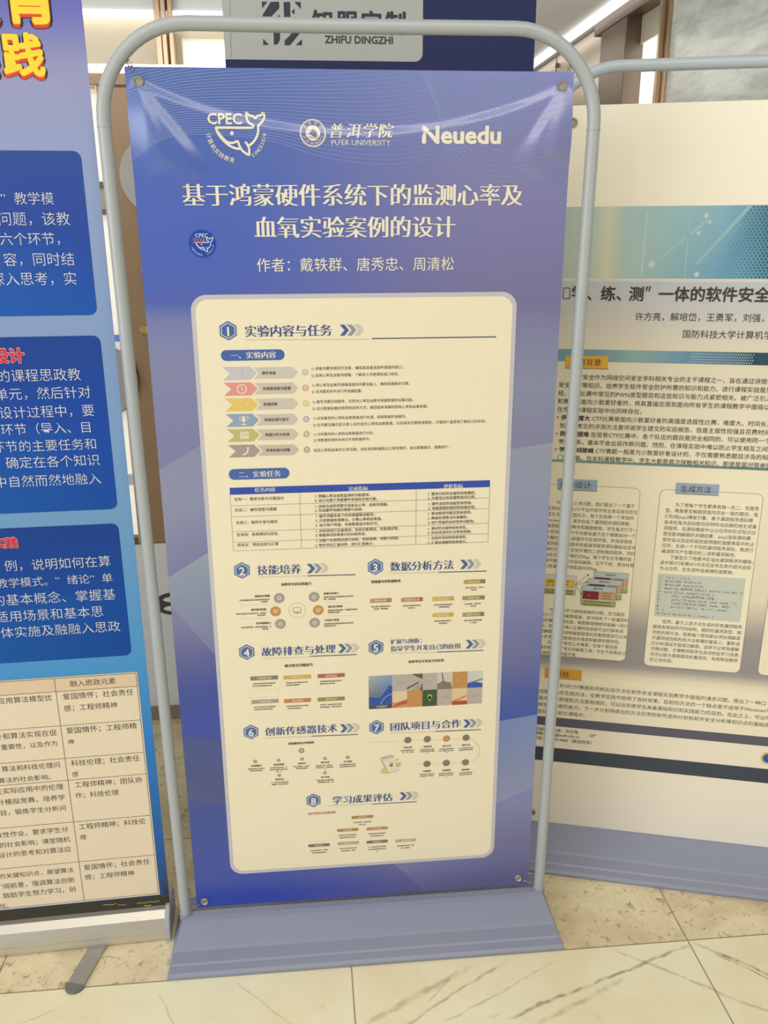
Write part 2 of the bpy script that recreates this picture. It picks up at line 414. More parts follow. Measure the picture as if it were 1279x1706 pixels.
# slim bronze mullion in front of that wall
def mullion(name, x, y, w, along):
    b = MB()
    for k, (a, c) in enumerate(((0, 0.34), (0.40, 0.66), (0.72, 1.0))):
        d = 0.03 if k != 1 else 0.0
        if along == 'x': b.box(x + a * w, x + c * w, y + d, y + 0.10, 0, CEIL)
        else: b.box(x + d, x + 0.10, y + a * w, y + c * w, 0, CEIL)
    return structure(b.build(name, M_bronze, bevel=0.004))
mullion('pillar_left', -0.898, 3.95, 0.105, 'x')

# right-hand wall of the entrance: bronze panels, pillar, bright window, mullion and polished stone
XW = 2.05
wr = structure(MB().box(XW, XW + 0.1, 4.76, 6.05, 0, 2.98).box(XW, XW + 0.1, 6.08, 8.9, 0, 2.98).build('wall_right', mat('coppery_panel', (0.62, 0.53, 0.45), 0.34, 0.75)))
MB().disc((0, 0, 0), 0.018, 0.02).build('panel_bolt', M_bronze_dark, wr)
_b = [o for o in bpy.data.objects if o.name == 'panel_bolt'][0]; _b.rotation_euler = (0, 0, -math.pi / 2); _b.location = (XW, 6.02, 2.91)
_b2 = _b.copy(); C.objects.link(_b2); _b2.parent = wr; _b2.location = (XW, 4.83, 2.86)
structure(MB().box(XW - 0.06, XW + 0.1, 4.27, 4.76, 0, 2.92).build('pillar_right', M_bronze_dark, bevel=0.004))
structure(MB().box(XW - 0.065, XW + 0.12, 3.70, 4.90, 2.90, CEIL).build('trim_2', M_bronze_dark))
w2 = structure(MB().box(XW + 0.06, XW + 0.08, 3.80, 4.27, 0.4, 2.74).build('window_2', M_daylight))
MB().box(XW + 0.04, XW + 0.09, 3.80, 4.27, 2.74, 2.90).box(XW + 0.03, XW + 0.05, 3.80, 3.96, 0, 2.90).build('window_frame', mat('pale_frosted_trim', (0.74, 0.70, 0.60), 0.5), w2)
mullion('pillar_centre', XW - 0.05, 3.68, 0.12, 'y')
M_stone = mat('polished_grey_marble', (0.6, 0.6, 0.55), 0.16, 0, 0.6)
_t = N(M_stone, 'ShaderNodeTexCoord'); _mp = N(M_stone, 'ShaderNodeMapping'); _mp.inputs['Rotation'].default_value = (math.radians(32), 0, 0); _mp.inputs['Scale'].default_value = (1, 1.0, 5.0)  # streaks slanted in the colour to imitate the diagonal sheen on the stone
L(M_stone, _t.outputs['Object'], _mp.inputs[0])
_nz = N(M_stone, 'ShaderNodeTexNoise'); _nz.inputs['Scale'].default_value = 3.2; _nz.inputs['Detail'].default_value = 9; _nz.inputs['Roughness'].default_value = 0.66; _nz.inputs['Distortion'].default_value = 0.5
L(M_stone, _mp.outputs[0], _nz.inputs[0])
_r = N(M_stone, 'ShaderNodeValToRGB'); L(M_stone, _nz.outputs[0], _r.inputs[0])
_r.color_ramp.elements[0].position = 0.32; _r.color_ramp.elements[0].color = (*ink(188, 190, 180), 1)
_r.color_ramp.elements[1].position = 0.68; _r.color_ramp.elements[1].color = (*ink(236, 242, 238), 1)
L(M_stone, _r.outputs[0], bsdf(M_stone).inputs['Base Color'])
structure(MB().box(XW, XW + 0.1, 0.4, 3.68, 0, CEIL).build('wall_marble', M_stone))
tag(MB().box(XW - 0.135, XW - 0.085, 3.6, 8.9, 2.965, 2.998).build('light_strip', M_lightbar), 'sloping white light strip running along the top of the bronze wall', 'light')
structure(MB().box(-6, XW + 0.1, 8.9, 9.0, 0, CEIL).build('wall_far', M_cream))

# bronze entrance door with round grey plates and a painted reflection disc, left behind the stands
YD = 1.0
door = structure(MB().box(-0.628, -0.32, YD, YD + 0.045, 0.645, 1.995).build('door_1', M_bronze, bevel=0.003))
MB().box(-0.656, -0.626, YD - 0.008, YD + 0.05, 0.645, 1.995).build('door_stile', M_bronze, door, bevel=0.003)
MB().box(-0.90, -0.32, YD - 0.012, YD + 0.06, 1.990, 2.022).build('door_header', M_bronze, door, bevel=0.003)
MB().box(-0.90, -0.32, YD - 0.020, YD + 0.06, 2.022, 2.042).build('door_header_light', M_lightbar, door)
MB().box(-0.90, -0.32, YD + 0.004, YD + 0.05, 0.045, 0.64).build('kick_panel', mat('pale_grey_panel', ink(222, 220, 214), 0.45), door)
MB().box(-0.92, -0.30, YD - 0.015, YD + 0.06, 0.0, 0.045).build('door_sill', mat('bronze_sill', ink(150, 134, 112), 0.4, 0.3), door)
for (x, z, r, mm) in ((-0.499, 1.755, 0.110, M_grey_plate), (-0.485, 1.500, 0.085, mat('white_reflection_disc', (0.86, 0.84, 0.78), 0.3)), (-0.722, 1.175, 0.112, M_grey_plate)):  # the white disc stands in for a bright reflection on the bronze
    MB().disc((x, YD - 0.012, z), r, 0.012, rim=0.003).build('plate_and_reflection_disc', mm, door)
k = MB().disc((-0.578, YD - 0.002, 1.324), 0.014, 0.022, rim=0.006).build('lock_cylinder', mat('brass', (0.85, 0.62, 0.22), 0.22, 0.9), door)
st = MB()
def ell(cx, cz, a, b, n=24): return [(cx + a * math.cos(2 * math.pi * i / n), cz + b * math.sin(2 * math.pi * i / n)) for i in range(n)]
def plate(pts, y, t):
    n = len(pts); b = MB()
    b.add([(x, y, z) for x, z in pts] + [(x, y - t, z) for x, z in pts], [tuple(range(n)), tuple(range(2 * n - 1, n - 1, -1))] + [(i, n + i, n + (i + 1) % n, (i + 1) % n) for i in range(n)])
    return b
sticker = plate(ell(-0.565, 0.426, 0.062, 0.040), YD + 0.004, 0.002).build('emblem', mat('black_sticker', ink(70, 68, 66), 0.4), door)
for cz in (0.442, 0.410): plate(ell(-0.553, cz, 0.044, 0.0105), YD + 0.002, 0.002).build('emblem_mark', mat('white_sticker', (0.82, 0.80, 0.76), 0.4), door)
# glazed side light with its rails, left of the bronze leaf
w3 = structure(MB().box(-0.90, -0.655, YD + 0.030, YD + 0.036, 0.64, 1.975).build('window_3', mat('bright_side_glass', (0.84, 0.82, 0.74), 0.12, emit=(1.0, 0.97, 0.88), estr=0.9)))
g = MB()
for (z0, z1) in ((1.728, 1.742), (1.652, 1.668), (0.640, 0.665)): g.box(-0.90, -0.655, YD + 0.0, YD + 0.028, z0, z1)
g.build('window_rail', M_bronze_dark, w3)
MB().box(-0.90, -0.655, YD + 0.012, YD + 0.029, 1.670, 1.728).build('frosted_band', mat('taupe_band', ink(176, 164, 138), 0.5), w3)
MB().box(-0.90, -0.655, YD + 0.012, YD + 0.029, 0.838, 0.870).build('frosted_band', mat('pale_blue_band', ink(198, 206, 224), 0.5), w3)
MB().box(-0.735, -0.640, YD - 0.014, YD - 0.009, 1.292, 1.312).build('window_sticker', mat('blue_sticker', ink(120, 150, 230), 0.3), w3)

# ------------------------------------------------------------------ stand with tube frame and moulded base (two in view, one behind)
def stand_frame(t, half_w, tube_mat, base_mat, top=1.944, zb=0.054, r=0.0122):
    R = 0.155; foot_w = half_w - 0.016; pts = [(-foot_w, 0, zb), (-foot_w * 0.67 - half_w * 0.33, 0, 0.6), (-foot_w * 0.33 - half_w * 0.67, 0, 1.2), (-half_w, 0, top - R)]
    pts += [(-half_w + R - R * math.cos(a), 0, top - R + R * math.sin(a)) for a in np.linspace(0.12, math.pi / 2, 12)]
    pts += [(0, 0, top - 0.001)]
    pts += [(half_w - R + R * math.sin(a), 0, top - R + R * math.cos(a)) for a in np.linspace(0, math.pi / 2 - 0.12, 12)]
    pts += [(half_w, 0, top - R), (foot_w * 0.33 + half_w * 0.67, 0, 1.2), (foot_w * 0.67 + half_w * 0.33, 0, 0.6), (foot_w, 0, zb)]
    fr = MB().tube(pts, r, 24).build('tube_frame', tube_mat, t, smooth=True)
    for sx in (-1, 1):
        MB().tube([(sx * half_w, 0, top - R - 0.012), (sx * half_w, 0, top - R - 0.009)], r + 0.0007, 24).build('tube_joint', tube_mat, fr, smooth=True)
    fp = [(-0.136, 0.000), (-0.1375, 0.009), (-0.131, 0.0135), (-0.113, 0.0160), (-0.110, 0.0195), (-0.080, 0.0240), (-0.076, 0.0295), (-0.022, 0.0560), (-0.010, 0.0600), (0.010, 0.0600)]
    prof = fp + [(-y * 0.80, z) for y, z in fp[::-1][1:]]
    ins = [0.0 if z < 0.012 else 0.003 + (z - 0.012) * 0.42 for y, z in prof]
    MB().prism(prof, -half_w - 0.012, half_w + 0.012, ins).build('base', base_mat, t, bevel=0.0015)
    for sx in (-1, 1):
        MB().tube([(sx * foot_w, 0, zb - 0.002), (sx * foot_w, 0, zb + 0.010)], r + 0.0025, 24).build('pole_socket', base_mat, t, smooth=True)
def eyelet(t, x, z, y=-0.001, r=0.0098):
    b = MB(); seg = 36; prof = [(r, 0.0), (r * 0.95, -0.0018), (r * 0.84, -0.0030), (r * 0.70, -0.0030), (r * 0.58, -0.0018), (r * 0.52, -0.0009), (0.0002, -0.0008)]
    v = [(x + a * math.cos(2 * math.pi * k / seg), y + h, z + a * math.sin(2 * math.pi * k / seg)) for a, h in prof for k in range(seg)]
    f = [(i * seg + k, i * seg + (k + 1) % seg, (i + 1) * seg + (k + 1) % seg, (i + 1) * seg + k) for i in range(6) for k in range(seg)]
    b.add(v, f)
    return b.build('eyelet', M_brass, t, smooth=True)
def spring(t, a, b, y0=-0.003, n=9, r=0.0040, straight=0.35, wire=0.0009):
    """coil spring with hooked ends between eyelet a and frame point b (x, y, z)"""
    a = np.array(a, float); b = np.array(b, float); d = b - a; ln = np.linalg.norm(d); d /= ln
    u = np.cross(d, (0, 1, 0)); u /= np.linalg.norm(u); w = np.cross(d, u); pts = [a + np.array([0, y0, 0]), a + d * ln * 0.05]
    s0, s1 = straight, 0.88
    pts.append(a + d * ln * s0)
    for i in range(n * 10 + 1):
        th = 2 * math.pi * i / 10; f = s0 + (s1 - s0) * i / (n * 10)
        pts.append(a + d * ln * f + r * (math.cos(th) * u + math.sin(th) * w))
    pts += [a + d * ln * 0.92, b]
    return MB().tube(pts, wire, 6).build('spring_hook', M_steel, t, smooth=True)

# ================================================================== 1. the blue poster stand in the middle
ZB = 0.075
def seg_dist(u, z, pts):
    best = np.full(u.shape, 9.0); par = np.zeros(u.shape)
    L_ = [0]
    for p, q in zip(pts[:-1], pts[1:]): L_.append(L_[-1] + math.hypot(q[0] - p[0], q[1] - p[1]))
    for i, (p, q) in enumerate(zip(pts[:-1], pts[1:])):
        dx, dz = q[0] - p[0], q[1] - p[1]; l2 = dx * dx + dz * dz
        t = np.clip(((u - p[0]) * dx + (z - p[1]) * dz) / l2, 0, 1)
        d = np.hypot(u - p[0] - t * dx, z - p[1] - t * dz); k = d < best
        best = np.where(k, d, best); par = np.where(k, (L_[i] + t * math.sqrt(l2)) / L_[-1], par)
    return best, par
GL, GR = (-0.377, 1.851), (0.378, 1.851)
SWAG = [GL] + [(x, 1.851 - 0.078 * (1 - (x / 0.377) ** 2) ** 0.9) for x in np.linspace(-0.34, 0.34, 24)] + [GR]
PULLS = [((-0.377, 1.851), (-0.268, 1.705), 0.026, 0.42), ((-0.377, 1.851), (-0.325, 1.715), 0.016, 0.36), ((0.378, 1.851), (0.300, 1.715), 0.024, 0.42), ((0.378, 1.851), (0.352, 1.73), 0.018, 0.36)]
def wrinkle(u, z):
    u = np.asarray(u, float); z = np.asarray(z, float)
    h = np.zeros(u.shape)
    def fold(sd, t, a, w, back):                            # one-sided fold: quick rise, slow fall; sd > 0 on the lower side
        x = np.clip((sd + w) / (2 * w), 0, 1); x = 0.75 * x + 0.25 * x * x * (3 - 2 * x)
        return -a * x * np.exp(-(np.maximum(sd - w, 0) / back) ** 2)
    zc = 1.851 - 0.078 * np.clip(1 - (np.clip(u, -0.377, 0.377) / 0.377) ** 2, 0, 1) ** 0.9
    inside = np.clip((0.40 - np.abs(u)) / 0.03, 0, 1)
    h += fold(zc - z, 0, 1.0, 0.0075, 0.080) * 0.0042 * (0.9 + 0.2 * np.sin(u * 31)) * inside
    for p, q, w, a in PULLS:
        dx, dz = q[0] - p[0], q[1] - p[1]; ln = math.hypot(dx, dz); dx /= ln; dz /= ln
        t = ((u - p[0]) * dx + (z - p[1]) * dz) / ln; sg = -1.0 if dx > 0 else 1.0
        sd = ((u - p[0]) * dz - (z - p[1]) * dx) * 1.0 if dx > 0 else -((u - p[0]) * dz - (z - p[1]) * dx)
        env = np.sin(math.pi * np.clip(t, 0, 1)) ** 0.7 * (t > 0) * (t < 1)
        ww = 0.004 + w * 0.5 * np.clip(t, 0, 1)
        h += fold(sd, t, 1.0, ww, 0.055) * a * 2 * ww * env
    h += 0.0016 * np.sin(u * 9.0 + 0.6) * np.clip((z - 1.42) / 0.4, 0, 1)
    return h
main = thing('banner_stand', 'grey tube-frame stand with the tall blue poster and white headline, in the middle', 'banner stand')
MS = Sheet((0, 0, 0), 0, wrinkle)
stand_frame(main, 0.4435, M_tube, M_base)
def zpx(x, y): return MS.uv((x, y))[1]
LEFT = [(ZB, (38, 66, 168)), (zpx(330, 1345), (50, 72, 146)), (zpx(300, 1230), (46, 68, 160)), (zpx(300, 1150), (52, 70, 150)), (zpx(300, 1100), (84, 90, 146)), (zpx(290, 1030), (124, 122, 156)), (zpx(285, 960), (130, 130, 160)), (zpx(265, 780), (126, 124, 160)), (zpx(260, 600), (134, 136, 166)), (zpx(250, 535), (120, 126, 170)), (zpx(245, 505), (84, 100, 172)),
        (zpx(240, 440), (78, 100, 178)), (zpx(230, 300), (80, 104, 178)), (zpx(220, 180), (84, 108, 170)), (ZB + 1.8, (86, 112, 168))]
RIGHT = [(ZB, (96, 92, 132)), (zpx(870, 1400), (106, 106, 150)), (zpx(870, 1330), (126, 130, 170)), (zpx(880, 1196), (44, 74, 160)), (zpx(880, 1150), (66, 84, 152)), (zpx(885, 1100), (100, 102, 150)), (zpx(885, 1040), (112, 116, 160)), (zpx(890, 960), (136, 142, 172)), (zpx(900, 745), (130, 130, 156)), (zpx(915, 640), (138, 140, 160)), (zpx(920, 560), (132, 132, 158)), (zpx(925, 500), (122, 116, 152)),
         (zpx(930, 400), (126, 122, 162)), (zpx(940, 290), (130, 128, 168)), (zpx(945, 180), (132, 134, 178)), (ZB + 1.8, (132, 138, 186))]
def main_ground(u, z):
    t = np.clip((u + 0.28) / 0.56, 0, 1)[:, None]; t = t * t * (3 - 2 * t)
    return ramp(z, LEFT) * (1 - t) + ramp(z, RIGHT) * t
zs = np.concatenate([np.linspace(ZB, 1.40, 60), np.linspace(1.405, ZB + 1.8, 116)])
poster = sheet_mesh('printed_sheet', MS, np.linspace(-0.4, 0.4, 200), zs, main_ground, M_sheet, main)
for (x, z) in ((-0.377, 1.851), (0.378, 1.851), (-0.381, 0.092), (0.375, 0.096)): eyelet(main, x, z, -0.001 + (wrinkle(np.array([x]), np.array([z]))[0]))
spring(main, (-0.377, 0.002, 1.853), (-0.405, 0.0, 1.906), n=7, straight=0.30)
spring(main, (0.378, 0.002, 1.853), (0.404, 0.0, 1.906), n=5, straight=0.45, r=0.003)
spring(main, (-0.381, 0.002, 0.090), (-0.418, 0.0, 0.070), n=5, r=0.003)
spring(main, (0.375, 0.002, 0.094), (0.418, 0.0, 0.072), n=5, r=0.003)

# --- printed facets of the ground, left and right of the text panel
def facet2(left, right, cl, cr, side):
    """stack of bands between the sheet edge and the panel: left/right lists of measured points, top to bottom"""
    p = Print(MS, 0.0003)
    for i in range(len(left) - 1):
        a, b, c, d = [MS.uv(q) for q in (left[i], right[i], right[i + 1], left[i + 1])]
        (a if side < 0 else b)[0] = side * 0.3998; (d if side < 0 else c)[0] = side * 0.3998
        p.raw([a, b, c, d], [(0, 1, 2, 3)], [ink(*cl[i]), ink(*cr[i]), ink(*cr[i + 1]), ink(*cl[i + 1])])
    p.build('colour_facet', M_print, poster)
facet2([(270, 783), (274, 860), (284, 962)], [(352, 731), (358, 830), (366, 908)], [(142, 144, 164), (140, 142, 164), (122, 122, 160)], [(140, 142, 164), (140, 142, 168), (124, 124, 162)], -1)
facet2([(284, 962), (288, 998)], [(366, 908), (368, 960)], [(142, 150, 166), (138, 146, 166)], [(150, 158, 166), (140, 148, 166)], -1)
facet2([(288, 998), (293, 1010)], [(368, 960), (374, 1108)], [(138, 144, 164), (136, 140, 164)], [(142, 148, 166), (112, 116, 156)], -1)
facet2([(310, 1226), (316, 1290), (322, 1332)], [(382, 1232), (388, 1300), (392, 1344)], [(66, 84, 140), (74, 82, 130), (84, 86, 134)], [(70, 80, 138), (76, 84, 132), (80, 84, 130)], -1)
facet2([(840, 750), (830, 850), (826, 945)], [(918, 737), (910, 850), (903, 945)], [(146, 150, 164), (142, 148, 166), (134, 142, 172)], [(150, 152, 160), (142, 146, 168), (132, 138, 172)], 1)
facet2([(815, 1204), (812, 1280), (808, 1345)], [(892, 1190), (886, 1260), (882, 1313)], [(112, 130, 176), (126, 136, 172), (136, 144, 176)], [(120, 136, 178), (132, 140, 172), (140, 144, 170)], 1)
p = Print(MS, 0.0003); _a, _b, _c = MS.uv((640, 1425)), MS.uv((707, 1489)), MS.uv((845, 1425))
p.raw([_a, (_b[0], ZB + 0.001), (0.3998, ZB + 0.001), (0.3998, zpx(880, 1425)), _c], [(0, 1, 2, 3, 4)], [ink(126, 130, 168), ink(92, 94, 138), ink(96, 92, 130), ink(104, 104, 146), ink(106, 108, 152)])
p.build('colour_facet', M_print, poster)

# --- fine white wave lines across the top
p = Print(MS, 0.0004)
wl_col = ink(138, 152, 198); ZT = ZB + 1.8
def bez(P, n=60):
    t = np.linspace(0, 1, n)[:, None]; P = np.array(P, float)
    return (1 - t) ** 3 * P[0] + 3 * (1 - t) ** 2 * t * P[1] + 3 * (1 - t) * t * t * P[2] + t ** 3 * P[3]
def clipline(q): 
    k = (np.abs(q[:, 0]) < 0.399) & (q[:, 1] < ZT - 0.001); idx = np.where(k)[0]
    runs = np.split(idx, np.where(np.diff(idx) > 1)[0] + 1) if len(idx) else []
    return [q[r] for r in runs if len(r) > 2]
def smooth_through(P, n=14):
    a = np.array(P, float); out = []
    for i in range(len(a) - 1):
        p0, p1, p2, p3 = a[max(i - 1, 0)], a[i], a[i + 1], a[min(i + 2, len(a) - 1)]
        for t in np.linspace(0, 1, n, endpoint=False):
            out.append(0.5 * ((2 * p1) + (-p0 + p2) * t + (2 * p0 - 5 * p1 + 4 * p2 - p3) * t * t + (-p0 + 3 * p1 - 3 * p2 + p3) * t ** 3))
    return np.array(out + [a[-1]])
def family(top, mid, bot, n, w, col):
    top, mid, bot = [np.array([MS.uv(q) for q in g]) for g in (top, mid, bot)]
    for k in range(n):
        f = k / (n - 1)
        P = top * (2 * (f - 0.5) * (f - 1)) + mid * (4 * f * (1 - f)) + bot * (2 * f * (f - 0.5))
        for q in clipline(smooth_through(P)): p.line(q, w, col)
family([(200, 118), (300, 96), (440, 76), (560, 66), (650, 56), (720, 46), (780, 36), (830, 26), (880, 20)],
       [(208, 196), (300, 168), (440, 164), (560, 166), (650, 164), (725, 150), (785, 128), (835, 104), (880, 80)],
       [(216, 268), (300, 226), (440, 233), (540, 262), (650, 274), (760, 256), (835, 226), (857, 172), (897, 112)], 30, 0.0010, wl_col)
family([(732, 112), (770, 131), (815, 140), (850, 136), (880, 125), (915, 108)], [(714, 108), (742, 165), (785, 210), (830, 228), (880, 228), (965, 206)], [(696, 104), (727, 180), (746, 262), (790, 303), (860, 308), (965, 268)], 20, 0.0009, ink(148, 156, 196))
p.build('wave_lines', M_print, poster)

WHITE = ink(236, 226, 200); WARM = ink(240, 228, 196)
def whale(p, c, s, col, w):
    """whale outline logo; c = centre, s = metres per unit, drawn on a 0..130 x 0..100 field"""
    def P(pts): return [(c[0] + (x - 64) * s, c[1] - (y - 52) * s) for x, y in pts]
    def curve(pts, n=8):
        a = np.array(pts, float); out = []
        for i in range(len(a) - 1):
            p0, p1, p2, p3 = a[max(i - 1, 0)], a[i], a[i + 1], a[min(i + 2, len(a) - 1)]
            for t in np.linspace(0, 1, n, endpoint=False):
                out.append(0.5 * ((2 * p1) + (-p0 + p2) * t + (2 * p0 - 5 * p1 + 4 * p2 - p3) * t * t + (-p0 + 3 * p1 - 3 * p2 + p3) * t ** 3))
        return out + [a[-1]]
    for pts in ([(30, 44), (92, 44)], ):
        p.line(P(pts), w, col, 1)
    p.line(P(curve([(92.5, 44), (92, 40), (86, 36.5), (82.5, 30), (81.5, 19.5)])), w, col, 1)
    p.line(P(curve([(81.5, 19.5), (87, 24.5), (93, 26), (96.5, 30)])), w, col, 1)
    p.line(P(curve([(96.5, 30), (100, 25.5), (106, 24), (110, 19.5)])), w, col, 1)
    p.line(P(curve([(110, 19.5), (111.5, 27), (108, 34), (101.5, 41), (100, 52), (95, 62), (88, 69), (83, 72)])), w, col, 1)
    p.line(P(curve([(30, 43), (34, 54), (42, 64), (52, 72), (62, 76), (69.5, 76.5)])), w, col, 1)
    p.line(P(curve([(33, 50), (40, 59), (48, 66), (57, 67.5), (65, 65), (68, 72), (73, 80), (83.5, 87)])), w, col, 1)
    p.line(P(curve([(83.5, 87), (84, 78), (82, 71), (78, 65.5)])), w, col, 1)
    p.disc((c[0] + (56.5 - 64) * s, c[1] - (52.5 - 52) * s), 3.1 * s, col, 1)

# --- logos in the top row
p = Print(MS)
c0 = MS.uv((330 + 64 * 130 / 130.0, 170 + 52)); sc = abs(MS.uv((460, 220))[0] - MS.uv((330, 220))[0]) / 130
whale(p, c0, sc, WARM, 0.0040)
p.fit('CPEC', (345, 197), (404, 198), WARM, 'bold', hpx=24)
p.arc_word('计算机实践教育', (c0[0] - 0.0, c0[1] + 0.004), 0.050, 190, 258, 0.0095, WARM, 'semi', inward=True)
p.arc_word('SINCE2018', (c0[0] + 0.002, c0[1] + 0.004), 0.048, 302, 352, 0.0088, WARM, 'semi', inward=True)
p.build('whale_logo', M_print, poster)
p = Print(MS)
c1 = MS.uv((521, 222)); R1 = abs(MS.uv((542, 222))[0] - MS.uv((500, 222))[0]) / 2
p.ring(c1, R1, 0.0018, WARM); p.disc(c1, R1 * 0.58, WARM)
p.ring(c1, R1 * 0.92, 0.0006, WARM)
p.disc((c1[0], c1[1] + 0.001), R1 * 0.14, ink(110, 105, 140), 1); p.poly([(c1[0] - 0.003, c1[1] - 0.004), (c1[0] + 0.003, c1[1] - 0.004), (c1[0] + 0.0012, c1[1] + 0.006), (c1[0] - 0.0012, c1[1] + 0.006)], ink(110, 105, 140), 1)
for q in (0.30, 0.40): p.line([(c1[0] - R1 * 0.45, c1[1] - R1 * q), (c1[0], c1[1] - R1 * (q - 0.05)), (c1[0] + R1 * 0.45, c1[1] - R1 * q)], 0.0007, ink(140, 135, 160), 1)
p.arc_word('普洱学院', c1, R1 * 0.75, 145, 35, 0.0062, WARM, 'semi')
p.arc_word("PU'ER UNIVERSITY", c1, R1 * 0.76, 200, 340, 0.0050, WARM, 'semi', inward=True)
for ch, x in zip('普洱学院', (558, 587, 614, 640)):
    a = MS.uv((x, 218)); p.word(ch, a[0] - 0.0125, a[1], 0.027, WARM, 'song', shear=0.18)
p.fit("PU'ER UNIVERSITY", (551, 238), (650, 237), WARM, 'songlight')
p.build('university_logo', M_print, poster)
p = Print(MS)
p.fit('Neuedu', (701, 224), (835, 223), WARM, 'heavy', hpx=38)
p.build('company_wordmark', M_print, poster)

# --- headline, authors, round badge
p = Print(MS)
p.fit('基于鸿蒙硬件系统下的监测心率及', (303, 325), (871, 325), WARM, 'song')
p.fit('血氧实验案例的设计', (423, 379), (759, 378), WARM, 'song')
p.build('headline_lettering', M_print, poster)
p = Print(MS)
p.fit('作者：戴轶群、唐秀忠、周清松', (427, 441), (757, 440), WARM, 'reg')
p.build('author_line', M_print, poster)
p = Print(MS)
c2 = MS.uv((337, 406)); R2 = abs(MS.uv((360, 406))[0] - MS.uv((314.5, 406))[0]) / 2
p.disc(c2, R2, ink(34, 74, 160), 0, 48)
whale(p, (c2[0] + 0.0012, c2[1] - 0.001), sc * 0.37, ink(214, 220, 222), 0.0015)
p.word('CPEC', c2[0] - 0.0125, c2[1] + R2 * 0.60, 0.0098, ink(220, 224, 226), 'semi')
p.word('2024', c2[0] - 0.0178, c2[1] + R2 * 0.24, 0.0118, ink(206, 128, 96), 'reg')
p.arc_word('计算机实践教育', c2, R2 * 0.80, 200, 262, 0.0038, ink(200, 208, 220), 'reg', inward=True)
p.arc_word('SINCE2018', c2, R2 * 0.80, 292, 350, 0.0036, ink(200, 208, 220), 'reg', inward=True)
p.build('round_badge', M_print, poster)

# --- cream text panel with lilac-grey border
CREAM = ink(243, 228, 190)
uL = (MS.uv((319, 560))[0] + MS.uv((382, 1400))[0]) / 2; uR = (MS.uv((861, 560))[0] + MS.uv((822, 1380))[0]) / 2
zT = (zpx(340, 490) + zpx(840, 487)) / 2; zBt = (zpx(420, 1451) + zpx(800, 1432)) / 2
p = Print(MS, 0.0008)
p.rect(uL, zBt, uR, zT, ink(200, 192, 190), 0, 0.030)
p.rect(uL + 0.0085, zBt + 0.0085, uR - 0.0085, zT - 0.0085, CREAM, 1, 0.024)
p.build('text_panel', M_print, poster)
LIFT = 0.0015
DK = ink(88, 74, 62); DK2 = ink(104, 88, 72)
BLUE = ink(58, 82, 138); STEEL = ink(76, 104, 154)

def heading(num, text, hexc, t1, t2, chev, thin, thick, two=None, hp=None):
    """numbered hexagon, title, three chevrons and the underline"""
    p = Print(MS, LIFT)
    a = MS.uv(hexc); R = 0.0185
    def hexa(r): return [(a[0] + r * math.cos(math.radians(90 + 60 * i)), a[1] + r * math.sin(math.radians(90 + 60 * i))) for i in range(6)]
    p.poly(hexa(R), STEEL, 0); p.poly(hexa(R * 0.84), ink(228, 220, 196), 1); p.poly(hexa(R * 0.74), STEEL, 2)
    w = advance(num) * 0.025 / 2
    p.word(num, a[0] - w, a[1] - 0.0005, 0.025, ink(238, 228, 200), 'bold', 3)
    p.fit(text, t1, t2, BLUE, 'song')
    if two: p.fit(two[0], two[1], two[2], BLUE, 'song')
    for i, cc in enumerate((ink(76, 98, 152), ink(148, 150, 158), ink(206, 198, 178))):
        b = MS.uv(chev); u = b[0] + i * 0.0140; h = 0.0105
        p.poly([(u, b[1] + h), (u + 0.0085, b[1] + h), (u + 0.0175, b[1]), (u + 0.0085, b[1] - h), (u, b[1] - h), (u + 0.009, b[1])], cc, 1 + i * 0.3)
    if thin: 
        q, r_ = MS.uv(thin[0]), MS.uv(thin[1]); p.line([q, r_], 0.0009, ink(190, 176, 146))
    q, r_ = MS.uv(thick[0]), MS.uv(thick[1]); p.line([q, r_], 0.0021, ink(70, 84, 112))
    p.build('section_heading', M_print, poster)
heading('1', '实验内容与任务', (380, 551), (407, 551), (553, 551), (566, 550), ((409, 566), (615, 565)), ((619, 564), (826, 561)))
heading('2', '技能培养', (403, 950), (428, 949), (502, 948), (511, 947), ((430, 961), (511, 959)), ((512, 959), (592, 957)))
heading('3', '数据分析方法', (625, 944), (649, 943), (756, 941), (766, 940), ((648, 955), (730, 953)), ((730, 953), (810, 951)))
heading('4', '故障排查与处理', (411, 1086), (435, 1085), (559, 1081), (563, 1080), ((436, 1097), (515, 1094)), ((516, 1093), (594, 1090)))
heading('5', '扩展与创新：', (626, 1078), (650, 1068), (708, 1067), (775, 1073), ((650, 1088), (728, 1086)), ((728, 1086), (805, 1083)), ('指导学生开发自己的应用', (650, 1079), (767, 1077)))
heading('6', '创新传感器技术', (418, 1219), (441, 1218), (562, 1213), (566, 1213), ((442, 1229), (518, 1226)), ((519, 1226), (596, 1223)))
heading('7', '团队项目与合作', (627, 1211), (649, 1209), (768, 1206), (771, 1205), ((650, 1221), (725, 1218)), ((725, 1218), (801, 1215)))
heading('8', '学习成果评估', (522, 1333), (553, 1331), (654, 1329), (665, 1326), ((547, 1342), (620, 1339)), ((620, 1339), (694, 1335)))

def pill(p, c1, c2, hpx, text, t1, t2):
    a, b = MS.uv(c1), MS.uv(c2); h = abs(zpx(c1[0], c1[1] - hpx / 2) - zpx(c1[0], c1[1] + hpx / 2)); z = (a[1] + b[1]) / 2
    p.rect(a[0], z - h / 2, b[0], z + h / 2, ink(72, 102, 162), 0, h * 0.49)
    p.fit(text, t1, t2, ink(240, 230, 204), 'song', 1)
p = Print(MS, LIFT); pill(p, (368, 592), (474, 591), 18, '一、实验内容', (384, 592), (460, 591)); p.build('subheading_pill', M_print, poster)
p = Print(MS, LIFT); pill(p, (381, 790), (482, 788), 18, '二、实验任务', (397, 790), (468, 789)); p.build('subheading_pill', M_print, poster)

